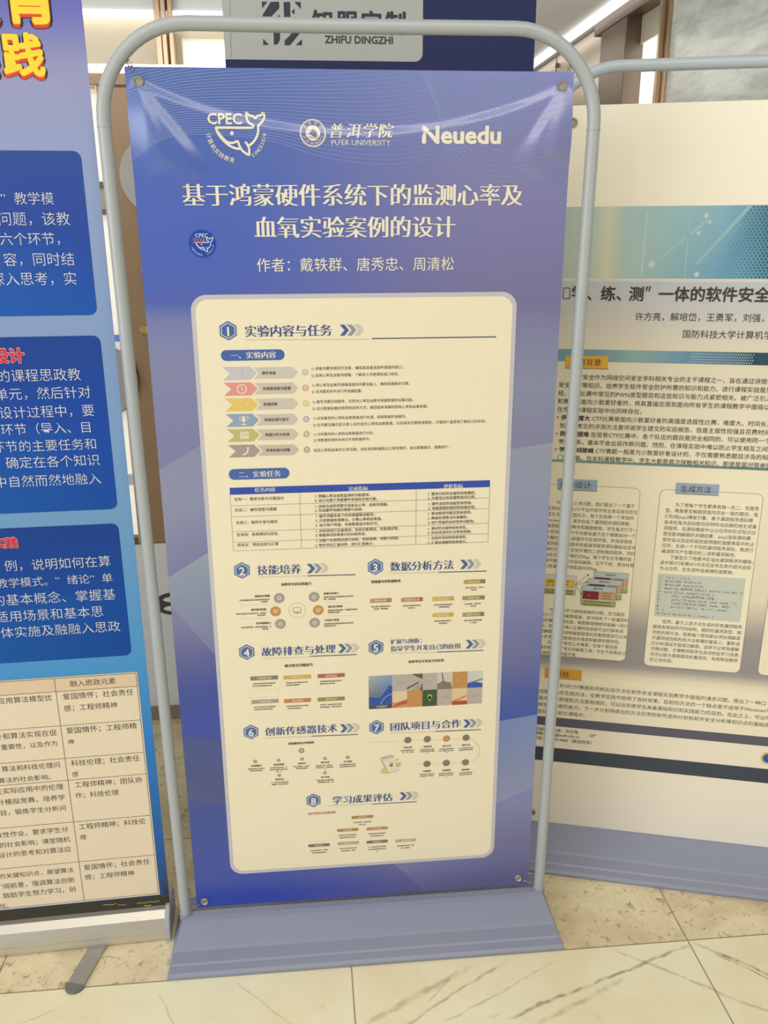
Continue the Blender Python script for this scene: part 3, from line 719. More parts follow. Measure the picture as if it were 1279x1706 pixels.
# --- six arrow rows
ROWS = [(622, '硬件准备', (200, 196, 190), (206, 198, 180), (184, 184, 182), [('1) 准备鸿蒙系统的开发板，确保其具备连接传感器的接口。', 518, 613, 675, 612), ('2) 选用心率及血氧传感器，了解其工作原理和接口规范。', 518, 625, 668, 623)], 'eye'),
        (648, '传感器连接与配置', (228, 152, 136), (206, 194, 172), (224, 140, 120), [('1) 将心率及血氧传感器连接到鸿蒙设备上，确保连接稳定可靠。', 519, 641, 686, 639), ('2) 在鸿蒙系统中进行传感器配置。', 519, 652, 607, 651)], 'clock'),
        (674, '数据采集', (232, 198, 104), (208, 196, 172), (232, 194, 96), [('1) 编写鸿蒙应用程序，实现对心率及血氧传感器数据的采集功能。', 520, 669, 692, 666), ('2) 设计数据采集的频率和采样方式，确保能够准确地获取心率和血氧数据。', 520, 680, 716, 677)], 'wave'),
        (700, '数据处理与显示', (146, 166, 178), (206, 194, 174), (140, 158, 172), [('1) 对采集到的心率和血氧数据进行处理，提高数据的准确性。', 521, 696, 680, 694), ('2) 在鸿蒙设备的显示屏上实时显示心率和血氧数值，以及相关的图表或图标，方便用户直观地了解自己的状态。', 521, 707, 813, 702)], 'cup'),
        (725, '数据分析与存储', (192, 186, 116), (206, 194, 170), (168, 160, 104), [('1) 对采集到的心率和血氧数据进行分析。', 522, 723, 626, 721), ('2) 将数据存储到本地文件或数据库中。', 522, 733, 620, 731)], 'mail'),
        (751, '异常检测与报警', (176, 152, 142), (204, 186, 166), (148, 132, 112), [('设定心率和血氧的正常范围，当检测到数据超出正常范围时，发出报警提示，提醒用户。', 522, 749, 752, 745)], 'phone')]
for i, (y, cap, ca, cb, cc, lines, icon) in enumerate(ROWS):
    p = Print(MS, LIFT); x0 = 371 + i * 1.9; pw = 1.0 - 0.012 * i
    a = MS.uv((x0 + 28, y)); h = 0.0128; u0 = MS.uv((x0, y))[0]; u1 = MS.uv((x0 + 57 * pw, y))[0]; u2 = MS.uv((x0 + 125 * pw, y))[0]; z = a[1]
    p.poly([(u0 + 0.014, z), (u0, z + h), (u1 - 0.013, z + h), (u1, z), (u1 - 0.013, z - h), (u0, z - h)], ink(*ca), 0)
    p.poly([(u1 + 0.004, z), (u1 - 0.006, z + h * 0.86), (u2 - 0.010, z + h * 0.86), (u2, z), (u2 - 0.010, z - h * 0.86), (u1 - 0.006, z - h * 0.86)], ink(*cb), 0)
    ic = ink(244, 228, 196); cu = (u0 + u1) / 2 + 0.002
    if icon == 'clock': p.ring((cu, z), 0.0088, 0.0018, ic, 1); p.line([(cu, z + 0.006), (cu, z), (cu + 0.004, z - 0.002)], 0.0014, ic, 1)
    elif icon == 'cup':
        p.poly([(cu - 0.0055, z + 0.008), (cu + 0.0055, z + 0.008), (cu + 0.0045, z), (cu + 0.001, z - 0.004), (cu - 0.001, z - 0.004), (cu - 0.0045, z)], ic, 1); p.rect(cu - 0.001, z - 0.008, cu + 0.001, z - 0.003, ic, 1); p.rect(cu - 0.005, z - 0.0095, cu + 0.005, z - 0.0075, ic, 1)
        p.ring((cu - 0.006, z + 0.004), 0.0032, 0.001, ic, 1); p.ring((cu + 0.006, z + 0.004), 0.0032, 0.001, ic, 1)
    elif icon == 'mail': p.rect(cu - 0.009, z - 0.0075, cu + 0.009, z + 0.0075, ink(226, 212, 176), 1, 0.003); p.line([(cu - 0.006, z + 0.003), (cu - 0.002, z), (cu + 0.002, z + 0.003), (cu + 0.006, z)], 0.001, ink(*ca), 2)
    elif icon == 'phone': p.line(bez([(cu - 0.006, z - 0.008), (cu + 0.004, z - 0.006), (cu + 0.006, z + 0.002), (cu + 0.005, z + 0.008)], 12), 0.003, ic, 1)
    else:
        p.ring((cu - 0.003, z), 0.0055, 0.0013, ink(222, 212, 190) if icon == 'eye' else ink(240, 214, 140), 1); p.ring((cu + 0.004, z), 0.0042, 0.0013, ink(222, 212, 190) if icon == 'eye' else ink(240, 214, 140), 1)
    a = MS.uv((436 + i * 1.4, y - 0.5)); p.word(cap, a[0], z, 0.0069, ink(120, 100, 82), 'bold', 1)
    b = MS.uv((508 + i * 0.6, y - 2)); p.ring(b, 0.0052, 0.0016, ink(*cc), 1); p.line([(b[0] - 0.0025, b[1] + 0.0005), (b[0] - 0.0005, b[1] - 0.0018), (b[0] + 0.003, b[1] + 0.002)], 0.0013, ink(*cc), 1)
    for (s_, xa, ya, xb, yb) in lines: p.fit(s_, (xa, ya), (xb, yb), DK, 'reg')
    p.build('arrow_row', M_print, poster)

# --- task table
p = Print(MS, LIFT)
tl, tr, bl, br = MS.uv((383, 811)), MS.uv((815, 801)), MS.uv((388, 914)), MS.uv((813, 906))
u0, u1 = (tl[0] + bl[0]) / 2, (tr[0] + br[0]) / 2; zt, zb_ = (tl[1] + tr[1]) / 2, (bl[1] + br[1]) / 2
uc = [MS.uv((499, 825))[0], MS.uv((693, 820))[0]]
zr = [zt, zpx(500, 820.5), zpx(500, 839), zpx(500, 857), zpx(500, 882), zpx(500, 899.5), zb_]
p.rect(u0, zr[1], u1, zt, ink(44, 76, 164), 0)
lc = ink(150, 140, 122)
for z in zr[2:]: p.line([(u0, z), (u1, z)], 0.0008, lc)
for u in (u0, uc[0], uc[1], u1): p.line([(u, zr[1]), (u, zb_)], 0.0008, lc)
for s_, a, b in (('任务内容', (424, 816), (459, 815)), ('完成指标', (580, 814), (613, 813)), ('评价指标', (738, 810), (771, 809))): p.fit(s_, a, b, ink(228, 222, 206), 'song')
for s_, a, b in (('任务一：需求分析与方案设计', (390, 831), (473, 830)), ('任务二：硬件选型与搭建', (391, 849), (461, 848)), ('任务三：软件开发与调试', (393, 870), (462, 869)), ('任务四：系统测试与优化', (394, 890), (463, 889)), ('任务五：项目总结与汇报', (395, 907), (464, 906))): p.fit(s_, a, b, DK, 'semi')
for s_, a, b in (('1. 明确心率及血氧监测的功能需求。', (524, 826), (620, 824)), ('2. 设计出基于鸿蒙硬件系统的实验方案。', (524, 833), (632, 831)), ('1. 选择合适的鸿蒙开发板及心率、血氧传感器。', (524, 843), (650, 840)), ('2. 完成硬件电路的搭建与连接。', (524, 850), (608, 848)),
                 ('1. 编写鸿蒙系统下的传感器驱动程序。', (525, 859), (628, 857)), ('2. 开发数据处理算法，计算心率和血氧值。', (525, 866.5), (640, 864)), ('3. 设计用户界面，实现数据显示和交互。', (525, 874), (634, 872)), ('1. 对系统进行全面测试，包括功能测试、性能测试等。', (525, 884), (668, 880)), ('2. 根据测试结果进行优化和改进。', (525, 891), (613, 889)),
                 ('1. 对整个实验项目进行总结，包括成果、问题与经验。', (525, 900), (668, 896)), ('2. 制作项目汇报材料，进行汇报展示。', (525, 908), (626, 905)),
                 ('1. 需求分析的全面性和准确性。', (712, 823), (796, 820)), ('2. 方案设计的合理性和可行性。', (712, 830), (796, 827)), ('1. 硬件选型的适配性和性能。', (713, 839), (790, 837)), ('2. 电路搭建的规范性和稳定性。', (713, 846.5), (796, 844)), ('1. 驱动程序的稳定性和效率。', (712, 855), (789, 853)), ('2. 数据处理算法的准确性。', (712, 862.5), (783, 861)), ('3. 用户界面的友好性和功能性。', (712, 870), (794, 868)),
                 ('1. 测试的全面性和有效性。', (712, 880), (781, 878)), ('2. 优化改进的针对性和效果。', (712, 887), (789, 885)), ('1. 总结的深刻性和客观性。', (712, 896), (781, 894)), ('2. 汇报的清晰性和表现力。', (712, 903.5), (781, 902))): p.fit(s_, a, b, DK, 'semi')
p.build('task_table', M_print, poster)

# --- small diagrams of sections 2-8
def caption(p, s_, x1, y1, x2, y2, col=None): p.fit(s_, (x1, y1), (x2, y2), col or DK, 'bold')
def rows(p, cx, y, widths, hpx=3.0, pitch=4.4, al='c', col=None):
    for i, w in enumerate(widths):
        c = MS.uv((cx, y + i * pitch)); uw = w * 0.00126; h = hpx * 0.00126
        a = c[0] - uw / 2 if al == 'c' else (c[0] if al == 'l' else c[0] - uw)
        p.smear(a, a + uw, c[1], h, col or DK2)
GREYC = ink(168, 156, 142); ORA = ink(206, 142, 74)
p = Print(MS, LIFT)                                         # 2: six round icons round a screen
caption(p, '培养学生的实践能力', 468, 973, 519, 972)
cc = MS.uv((495, 1016)); p.ring(cc, 0.0175, 0.0006, ink(176, 166, 140)); p.frame(cc[0] - 0.008, cc[1] - 0.004, cc[0] + 0.008, cc[1] + 0.006, 0.0011, ink(176, 148, 86)); p.line([(cc[0] - 0.008, cc[1] - 0.0065), (cc[0] + 0.008, cc[1] - 0.0065)], 0.0014, ink(176, 148, 86)); p.poly([(cc[0] - 0.002, cc[1] - 0.006), (cc[0] + 0.002, cc[1] - 0.006), (cc[0], cc[1] - 0.010)], ink(176, 148, 86))
for (x, y, col, ttl, tx, ty, al) in ((465, 996, GREYC, '基础知识掌握', 449, 992, 'r'), (459, 1018, ORA, '硬件操作技能', 443, 1014.5, 'r'), (467, 1039, GREYC, '软件编程能力', 451, 1037, 'r'), (523, 994, GREYC, '数据分析能力', 539, 988.5, 'l'), (530, 1016, ORA, '团队协作精神', 546, 1010.5, 'l'), (524, 1037, GREYC, '产品设计思维', 540, 1033, 'l')):
    c = MS.uv((x, y)); p.disc(c, 0.0115, col); p.ring(c, 0.0035, 0.0018, ink(232, 218, 190), 1)
    if col == ORA: p.line([c, (c[0] + 0.005, c[1] + 0.003)], 0.0012, ink(240, 226, 196), 1); p.disc((c[0] + 0.005, c[1] + 0.003), 0.0016, ink(240, 226, 196), 1)
    t0 = MS.uv((tx, ty)); w = 6 * 0.0052; p.word(ttl, t0[0] - (w if al == 'r' else 0), t0[1], 0.0053, DK, 'bold')
    rows(p, tx, ty + 6, [50, 14 if al == 'r' else 20], 2.6, 3.6, al)
for y in (1008, 1030): p.line([MS.uv((400, y)), MS.uv((450, y - 1))], 0.0004, ink(200, 186, 156)); p.line([MS.uv((540, y - 4)), MS.uv((592, y - 5))], 0.0004, ink(200, 186, 156))
p.build('skills_diagram', M_print, poster)
def tagbox(p, x1, x2, y, hpx, ca, cb, text, lines, slope=0.014, lx=None, round_=False, al='c'):
    ym = y - 0
    a, b = MS.uv((x1, ym + (x2 - x1) * slope / 2)), MS.uv((x2, ym - (x2 - x1) * slope / 2)); z = (a[1] + b[1]) / 2; h = hpx * 0.00128
    if round_: p.rect(a[0], z - h / 2, b[0], z + h / 2, ink(*ca), 0, h * 0.48)
    else: p.grad(a[0], z - h / 2, b[0], z + h / 2, ink(*ca), ink(*cb), ink(*cb), ink(*ca))
    em = h * 0.66; p.word(text, (a[0] + b[0]) / 2 - em * len(text) / 2, z, em, ink(236, 222, 186), 'semi', 1)
    if al == 'c': rows(p, (x1 + x2) / 2, y + hpx * 1.15 + 1.2, lines, 2.4, 3.9)
    else: rows(p, x1 + 4, y + hpx * 1.15 + 1.2, lines, 2.4, 3.9, 'l')
p = Print(MS, LIFT)                                         # 3: eight labelled boxes
caption(p, '数据基本的数据解读', 618, 968.5, 667, 967.5)
for (x1, x2, y, ca, cb, s_, l) in ((616, 652, 1000, (196, 152, 100), (170, 126, 80), '数据采集', (33, 24)), (668, 704, 998.5, (196, 136, 104), (168, 98, 72), '数据预处理', (32, 14)), (720, 756, 997, (214, 178, 82), (204, 160, 76), '特征提取', (32, 22)), (772, 808, 968.5, (190, 164, 84), (150, 118, 56), '算法选择', (32, 12)), (770, 807, 995.5, (178, 150, 84), (146, 124, 74), '结果分析', (32, 10)), (720, 755, 1024, (220, 184, 70), (206, 164, 84), '模型训练', (30, 14)), (770, 806, 1023, (176, 152, 86), (140, 112, 70), '结果可视化', (32, 12))):
    tagbox(p, x1, x2, y, 7.5, ca, cb, s_, l)
p.build('analysis_diagram', M_print, poster)
p = Print(MS, LIFT)                                         # 4: six labelled bars
caption(p, '解决常见问题技巧', 474, 1108.5, 521, 1107)
for (x1, x2, y, ca, s_, l) in ((417, 463, 1129, (136, 122, 104), '传感器问题', (39, 33)), (472, 518, 1127.5, (212, 172, 76), '数据异常', (38, 24)), (529, 574, 1125, (176, 100, 80), '软件错误', (38, 26)), (419, 464, 1168, (172, 156, 132), '电源问题', (38, 33)), (473, 518, 1166.5, (198, 128, 76), '通信故障', (38, 26)), (529, 574, 1164, (156, 138, 66), '硬件损坏', (38, 38))):
    tagbox(p, x1, x2, y, 7.5, ca, ca, s_, l, al='l')
p.frame(MS.uv((417, 1162))[0], MS.uv((417, 1162))[1], MS.uv((463, 1149))[0], MS.uv((417, 1149))[1], 0.0004, ink(196, 178, 146))
p.build('troubleshooting_diagram', M_print, poster)
p = Print(MS, LIFT)                                         # 5: mosaic of photographs and captions
caption(p, '指导学生开发自己的应用', 680, 1101.5, 739, 1100)
A, B = MS.uv((614, 1152)), MS.uv((803, 1146)); ub0, ub1 = A[0], B[0]
ztop = (MS.uv((650, 1123))[1] + MS.uv((760, 1120))[1]) / 2; zbot = (MS.uv((650, 1178))[1] + MS.uv((760, 1174.5))[1]) / 2; zmid = (ztop + zbot) / 2
ux = [ub0 + (ub1 - ub0) * f for f in (0, 0.204, 0.335, 0.470, 0.600, 0.733, 0.866, 1.0)]
p.grad(ux[0], zbot, ux[1], ztop, ink(52, 62, 82), ink(40, 58, 84), ink(130, 160, 190), ink(176, 174, 164))
p.poly([(ux[0], zbot + 0.030), (ux[0] + 0.026, zbot + 0.026), (ux[1] - 0.008, zmid + 0.016), (ux[1], zmid + 0.014), (ux[1], zbot + 0.016), (ux[0], zbot + 0.010)], ink(36, 78, 158), 1)
p.line(bez([(ux[1], zmid - 0.006), (ux[1] - 0.016, zmid - 0.008), (ux[1] - 0.022, zbot + 0.02), (ux[1] - 0.026, zbot + 0.012)], 14), 0.0010, ink(190, 206, 214), 2)
p.line(bez([(ux[1] - 0.006, zmid + 0.012), (ux[1] - 0.02, zmid + 0.004), (ux[1] - 0.022, zmid - 0.010), (ux[1] - 0.04, zmid - 0.012)], 14), 0.0008, ink(130, 170, 220), 2)
p.word('儿童监护', ux[0] + 0.016, zbot + 0.006, 0.0062, ink(220, 212, 190), 'semi', 3)
TA, OR = ink(186, 172, 156), ink(200, 140, 74)
def cell(i, top, col): p.rect(ux[i], zmid if top else zbot, ux[i + 1], ztop if top else zmid, col, 0)
def cap(i, top): p.smear(ux[i] + 0.008, ux[i + 1] - 0.006, ((zmid + ztop) if top else (zmid + zbot)) / 2, 0.0036, ink(232, 220, 196), 2)
for i, t_, c_ in ((1, True, TA), (3, True, TA), (4, False, TA), (6, False, TA), (5, True, OR), (2, False, OR)): cell(i, t_, c_); cap(i, t_)
cell(2, True, ink(184, 172, 152)); p.poly([(ux[2] + 0.010, ztop), (ux[3], ztop), (ux[3], ztop - 0.014)], ink(92, 86, 64), 1); p.poly([(ux[2], zmid + 0.004), (ux[3] - 0.010, zmid + 0.018), (ux[3] - 0.008, zmid + 0.022), (ux[2], zmid + 0.008)], ink(66, 58, 46), 1); p.poly([(ux[2] + 0.008, zmid), (ux[3] - 0.006, zmid + 0.018), (ux[3] - 0.004, zmid)], ink(164, 160, 132), 1); p.poly([(ux[3] - 0.006, zmid), (ux[3], zmid), (ux[3], zmid + 0.02)], ink(96, 84, 62), 1)
cell(4, True, ink(206, 196, 176)); p.poly([(ux[4], zmid), (ux[5], zmid), (ux[5] - 0.004, zmid + 0.016), (ux[4] + 0.012, zmid + 0.020), (ux[4], zmid + 0.014)], ink(136, 112, 100), 1); p.line([(ux[4] + 0.010, ztop), (ux[4] + 0.014, zmid + 0.016)], 0.002, ink(90, 74, 66), 2)
cell(6, True, ink(204, 204, 190)); p.poly([(ux[6], zmid), (ux[7], zmid), (ux[7], zmid + 0.010), (ux[6] + 0.012, zmid + 0.016), (ux[6], zmid + 0.012)], ink(46, 82, 160), 1); p.line([(ux[6] + 0.004, zmid + 0.012), (ux[7], zmid + 0.021)], 0.0028, ink(112, 126, 112), 2)
cell(1, False, ink(226, 200, 156)); p.poly([(ux[1], zbot), (ux[2], zbot), (ux[2], zbot + 0.020), (ux[1] + 0.016, zbot + 0.012), (ux[1], zbot + 0.014)], ink(214, 140, 96), 1); p.poly([(ux[1], zbot + 0.002), (ux[2], zbot + 0.010), (ux[2], zbot + 0.020), (ux[1] + 0.014, zbot + 0.014)], ink(190, 84, 62), 2)
cell(3, False, ink(56, 82, 44)); c5 = ((ux[3] + ux[4]) / 2, (zbot + zmid) / 2 + 0.004); p.disc(c5, 0.0058, ink(150, 168, 100), 1); p.poly([(c5[0] - 0.002, c5[1] - 0.012), (c5[0] + 0.002, c5[1] - 0.012), (c5[0] + 0.0028, c5[1]), (c5[0] - 0.0028, c5[1])], ink(136, 152, 104), 1)
cell(5, False, ink(224, 196, 148)); p.poly([(ux[5], zbot + 0.010), (ux[6], zbot + 0.024), (ux[6], zbot + 0.020), (ux[5], zbot + 0.004)], ink(206, 140, 84), 1); p.rect(ux[5], zbot, ux[6], zbot + 0.0095, ink(186, 66, 52), 2)
p.build('application_mosaic', M_print, poster)
p = Print(MS, LIFT)                                         # 6: small icon tree
caption(p, '探索最新技术和趋势', 480, 1238, 523, 1236.5)
for (x, y, r, o) in ((502, 1250, 0.0062, 1), (425, 1268, 0.0042, 0.5), (464, 1266, 0.0038, 0), (503, 1264, 0.0040, 0.5), (541, 1263, 0.0040, 0), (579, 1261, 0.0042, 1), (465, 1291, 0.0038, 0), (541, 1287, 0.0040, 0)):
    c = MS.uv((x, y)); cl = ink(188, 124, 84) if o == 1 else (ink(168, 132, 84) if o else ink(156, 142, 120)); p.ring(c, r * 0.8, r * 0.5, cl); p.disc(c, r * 0.3, cl)
for (x, y, s_, w) in ((427, 1275, '传感器融合', (30, 22)), (464.5, 1273, '新型传感器', (30, 32, 10)), (503, 1271, '电路设计', (32, 22)), (541, 1269.5, '信号处理', (32, 32, 5)), (579, 1268, '芯片集成', (29, 29, 3)), (466, 1297.5, '算法优化', (31, 29)), (541.5, 1294, '用户体验', (31, 31))):
    c = MS.uv((x, y)); em = 0.0049; p.word(s_, c[0] - em * len(s_) / 2, c[1], em, DK, 'bold'); rows(p, x, y + 5, w, 2.4, 3.3)
p.build('sensor_diagram', M_print, poster)
p = Print(MS, LIFT)                                         # 7: seven medallions on a winding line
for q in ([(616, 1236), (675, 1234)], [(680, 1233), (705, 1232.5)], [(720, 1232), (738, 1231.5)], [(752, 1231), (770, 1230)]): p.line([MS.uv(v) for v in q], 0.0005, ink(186, 170, 138))
p.line([MS.uv(v) for v in ((690, 1273), (770, 1270))], 0.0005, ink(186, 170, 138))
p.line([MS.uv(v) for v in ((782, 1229), (792, 1235), (799, 1246), (798, 1257), (792, 1265), (782, 1269))], 0.0005, ink(150, 138, 116))
for (x, y, o, s_, w) in ((679, 1232.5, 0, '角色分配', (27, 20)), (711.5, 1231, 0, '沟通协调', (27, 27, 2)), (743.5, 1230, 1, '协作工具', (27, 27, 2)), (776, 1228.5, 0, '团队文化', (27, 25)), (711, 1272, 0, '成果展示', (27, 25)), (743, 1270.5, 0, '项目管理', (27, 27, 2)), (775, 1269.5, 0, '创新思维', (27, 25))):
    c = MS.uv((x, y)); p.disc(c, 0.0084, ORA if o else ink(128, 116, 98)); p.ring(c, 0.0066, 0.0005, ink(176, 160, 130), 1); p.smear(c[0] - 0.0045, c[0] + 0.0045, c[1], 0.0036, ink(186, 170, 138) if not o else ink(228, 190, 130), 1)
    t0 = MS.uv((x, y + 12)); p.word(s_, t0[0] - 0.0096, t0[1], 0.0048, DK, 'bold'); rows(p, x, y + 17, w, 2.2, 3.1)
n0 = MS.uv((650, 1273)); bk = ink(212, 198, 166)
p.poly([(n0[0] - 0.024, n0[1] + 0.018), (n0[0] + 0.004, n0[1] + 0.024), (n0[0] + 0.020, n0[1] - 0.018), (n0[0] - 0.006, n0[1] - 0.024)], ink(176, 160, 128), 0)
p.poly([(n0[0] - 0.021, n0[1] + 0.018), (n0[0] + 0.006, n0[1] + 0.024), (n0[0] + 0.020, n0[1] - 0.016), (n0[0] - 0.004, n0[1] - 0.022)], ink(230, 216, 182), 1)
for k in range(5): p.line([(n0[0] - 0.014 + 0.005 * k, n0[1] + 0.014 + 0.0011 * k), (n0[0] - 0.018 + 0.005 * k, n0[1] + 0.021 + 0.0011 * k)], 0.0012, ink(110, 98, 78), 2)
p.ring((n0[0] + 0.002, n0[1] + 0.001), 0.0028, 0.0014, ink(110, 98, 78), 2); p.rect(n0[0] - 0.001, n0[1] - 0.005, n0[0] + 0.005, n0[1] - 0.0005, ink(110, 98, 78), 2)
p.disc((n0[0] - 0.014, n0[1] - 0.016), 0.0080, ink(222, 190, 128), 2); p.disc((n0[0] + 0.018, n0[1] - 0.002), 0.0058, ink(218, 176, 110), 2); p.disc((n0[0] + 0.016, n0[1] + 0.012), 0.003, ink(206, 190, 140), 2)
p.build('teamwork_diagram', M_print, poster)
p = Print(MS, LIFT)                                         # 8: pyramid of pills
caption(p, '设计评价与反馈机制', 513, 1354.5, 559, 1353, ink(196, 128, 84))
for (x1, x2, y, ca, s_, l) in ((585, 622, 1360.5, (176, 136, 72), '自我评估', (33, 12)), (561, 597, 1382, (172, 134, 74), '反馈机制', (33, 29)), (610, 646, 1379.5, (192, 134, 84), '评价标准', (32, 25)), (513, 549.5, 1407.5, (122, 108, 94), '同伴评价', (33, 26)), (562, 598, 1404, (184, 168, 140), '技能评估', (33, 26)), (610, 646, 1401.5, (124, 110, 98), '实践操作', (33, 33, 2)), (658, 693, 1399.5, (188, 172, 142), '知识掌握', (32, 23))):
    tagbox(p, x1, x2, y, 6.2, ca, ca, s_, l, round_=True)
p.build('assessment_diagram', M_print, poster)

# ================================================================== 2. the white poster stand at the right, turned a little
RA = math.radians(16)
RO = np.array([0.613, 0.072, 0]) + 0.14 * np.array([math.sin(RA), math.cos(RA), 0])
RD = np.array([math.cos(RA), -math.sin(RA), 0])
right = thing('banner_stand', 'grey tube-frame stand holding a cream poster with teal picture band, at the right', 'banner stand')
RS = Sheet(RO, -16, None)
rc = RO + RD * 0.2
stand_frame(right, 0.4435, M_tube_cool, M_base, top=1.925)
for (x, z) in ((-0.378, 1.820), (0.378, 1.820), (-0.382, 0.088), (0.378, 0.088)): eyelet(right, x, z, -0.002)
spring(right, (-0.378, 0.002, 1.822), (-0.405, 0, 1.885)); spring(right, (0.378, 0.002, 1.822), (0.405, 0, 1.885))
spring(right, (-0.382, 0.002, 0.086), (-0.418, 0, 0.07), n=5, r=0.003); spring(right, (0.378, 0.002, 0.086), (0.418, 0, 0.07), n=5, r=0.003)
RT = mathutils.Matrix.Translation(rc) @ mathutils.Matrix.Rotation(-RA, 4, 'Z')
for o in list(right.children): o.data.transform(RT)
for o in list(right.children_recursive):
    if o.parent is not right: o.data.transform(RT)
U0, U1 = -0.200, 0.600
def rz(x, y): return RS.uv((x, y))[1]
zTOP = 1.853; zBOT = 0.056
RC1 = [(zBOT, (252, 238, 212)), (rz(920, 1260), (250, 236, 206)), (rz(920, 1120), (246, 230, 192)), (rz(920, 1100), (158, 148, 142)), (rz(930, 1040), (166, 156, 146)), (rz(930, 980), (236, 220, 184)), (rz(930, 800), (248, 233, 196)), (rz(940, 583), (228, 214, 182)), (rz(940, 520), (206, 200, 186)), (rz(940, 470), (192, 192, 188)), (rz(940, 460), (246, 232, 202)), (zTOP, (250, 240, 212))]
def right_ground(u, z):
    return ramp(z, RC1)
sheetR = sheet_mesh('printed_sheet', RS, np.linspace(U0, U1, 30), np.linspace(zBOT, zTOP, 140), right_ground, M_sheet_matt, right)
# picture band with teal haze and dotted weave
p = Print(RS, 0.0004)
zb1 = (rz(960, 346) + rz(1279, 340)) / 2; zb2 = (rz(935, 467) + rz(1279, 461)) / 2
us = [U0, RS.uv((985, 400))[0], RS.uv((1012, 400))[0], RS.uv((1040, 400))[0], RS.uv((1130, 400))[0], RS.uv((1200, 400))[0], RS.uv((1279, 400))[0], U1]
ct = [(186, 194, 178), (186, 200, 186), (214, 210, 180), (172, 196, 188), (156, 188, 188), (140, 178, 186), (96, 142, 158), (60, 100, 130)]
cb = [(190, 196, 176), (186, 198, 180), (216, 208, 170), (178, 196, 180), (140, 176, 176), (112, 160, 178), (112, 166, 176), (90, 140, 160)]
for i in range(len(us) - 1): p.grad(us[i], zb2, us[i + 1], zb1, ink(*cb[i]), ink(*cb[i + 1]), ink(*ct[i + 1]), ink(*ct[i]))
for (x1, y1, x2, y2, w, c_) in ((1078, 350, 1068, 460, 0.004, (186, 204, 186)), (1150, 350, 1140, 465, 0.003, (160, 190, 194)), (1075, 450, 1180, 365, 0.006, (162, 190, 187)), (1160, 440, 1250, 342, 0.007, (152, 186, 184))):
    p.line([RS.uv((x1, y1)), RS.uv((x2, y2))], w, ink(*c_), 0.6)
for (x, y, r_) in ((1176, 359, 0.006), (1085, 440, 0.010), (1163, 388, 0.005), (1160, 457, 0.006), (1182, 370, 0.004)):
    for q, cq in ((1.0, (168, 194, 186)), (0.7, (184, 204, 190)), (0.42, (204, 216, 198))): p.disc(RS.uv((x, y)), r_ * q, ink(*cq), 0.8 + (1 - q))
for i in range(42):
    for j in range(26):
        u = RS.uv((1178, 461))[0] + i * 0.0082 + (j % 2) * 0.0041; z = zb2 + 0.004 + j * 0.0062
        f = (u - RS.uv((1178, 461))[0]) / 0.13; dz = (z - zb2) / (zb1 - zb2)
        if z > zb1 - 0.003 or u > U1 - 0.004 or f < 0.15 * math.sin(dz * 3) + 0.55 * dz ** 2: continue
        r_ = 0.0031 * min(1.0, 0.35 + 0.75 * f)
        k = min(1, max(0, f)); p.disc((u, z), r_, tuple(np.array(ink(118, 166, 184)) * (1 - k) + np.array(ink(46, 84, 102)) * k), 1, 7)
p.build('picture_band', M_print_matt, sheetR)
# title
TX = ink(70, 66, 60)
p = Print(RS)
a = RS.uv((936, 492)); b = RS.uv((1279, 489)); zt_ = (rz(1000, 491) + rz(1250, 489)) / 2
p.frame(RS.uv((938, 490))[0], zt_ - 0.0115, RS.uv((949, 490))[0], zt_ + 0.0115, 0.0016, TX)
def at(ch, x1, x2, y, style='bold', hp=26): p.fit(ch, (x1, y), (x2, y), TX, style)
u = RS.uv((951, 492))[0]; em = 0.0335
p.word('学、', u, zt_, em, TX, 'bold'); 
p.word('练、', RS.uv((1000, 491))[0], zt_, em, TX, 'bold'); p.word('测', RS.uv((1047, 491))[0], zt_, em, TX, 'bold')
q0 = RS.uv((1076, 482))
for k in range(2): p.poly([(q0[0] + k * 0.006, q0[1] + 0.006), (q0[0] + 0.004 + k * 0.006, q0[1] + 0.006), (q0[0] + 0.0015 + k * 0.006, q0[1] - 0.005), (q0[0] - 0.0005 + k * 0.006, q0[1] - 0.005)], TX, 1)
p.word('一体的软件安全课程实验', RS.uv((1096, 490))[0], zt_, em, TX, 'bold', gap=-0.005)
p.build('title_lettering', M_print_matt, sheetR)
p = Print(RS)
p.fit('许方亮，解培岱，王勇军，刘强，', (1057, 529), (1283, 528), TX, 'reg')
p.fit('国防科技大学计算机学', (1136, 558), (1287, 557), TX, 'reg')
p.build('author_lines', M_print_matt, sheetR)
# thin picture strips, tag labels
p = Print(RS, 0.0004)
z1, z2 = (rz(930, 582) + rz(1279, 587)) / 2, (rz(930, 603) + rz(1279, 607)) / 2
su = [U0, RS.uv((985, 595))[0], RS.uv((1060, 595))[0], RS.uv((1140, 595))[0], RS.uv((1240, 595))[0], RS.uv((1255, 595))[0], U1]
sc_ = [(120, 160, 168), (120, 152, 164), (146, 174, 164), (110, 150, 166), (76, 104, 116), (52, 76, 92), (60, 110, 130)]
for i in range(6): p.grad(su[i], z2, su[i + 1], z1, ink(*sc_[i]), ink(*sc_[i + 1]), ink(*sc_[i + 1]), ink(*sc_[i]))
for i in range(26):
    for j in range(4): p.disc((RS.uv((1150, 595))[0] + i * 0.0052 + (j % 2) * 0.0026, z2 + 0.004 + j * 0.006), 0.0014, ink(196, 206, 196), 1, 6)
z3 = (rz(925, 770) + rz(1279, 779)) / 2
p.grad(U0, z3 - 0.003, 0.02, z3 + 0.003, ink(126, 164, 150), ink(120, 150, 140), ink(120, 150, 140), ink(126, 164, 150)); p.grad(0.02, z3 - 0.003, U1, z3 + 0.003, ink(120, 150, 140), ink(66, 96, 92), ink(66, 96, 92), ink(120, 150, 140))
p.build('picture_strip', M_print_matt, sheetR)
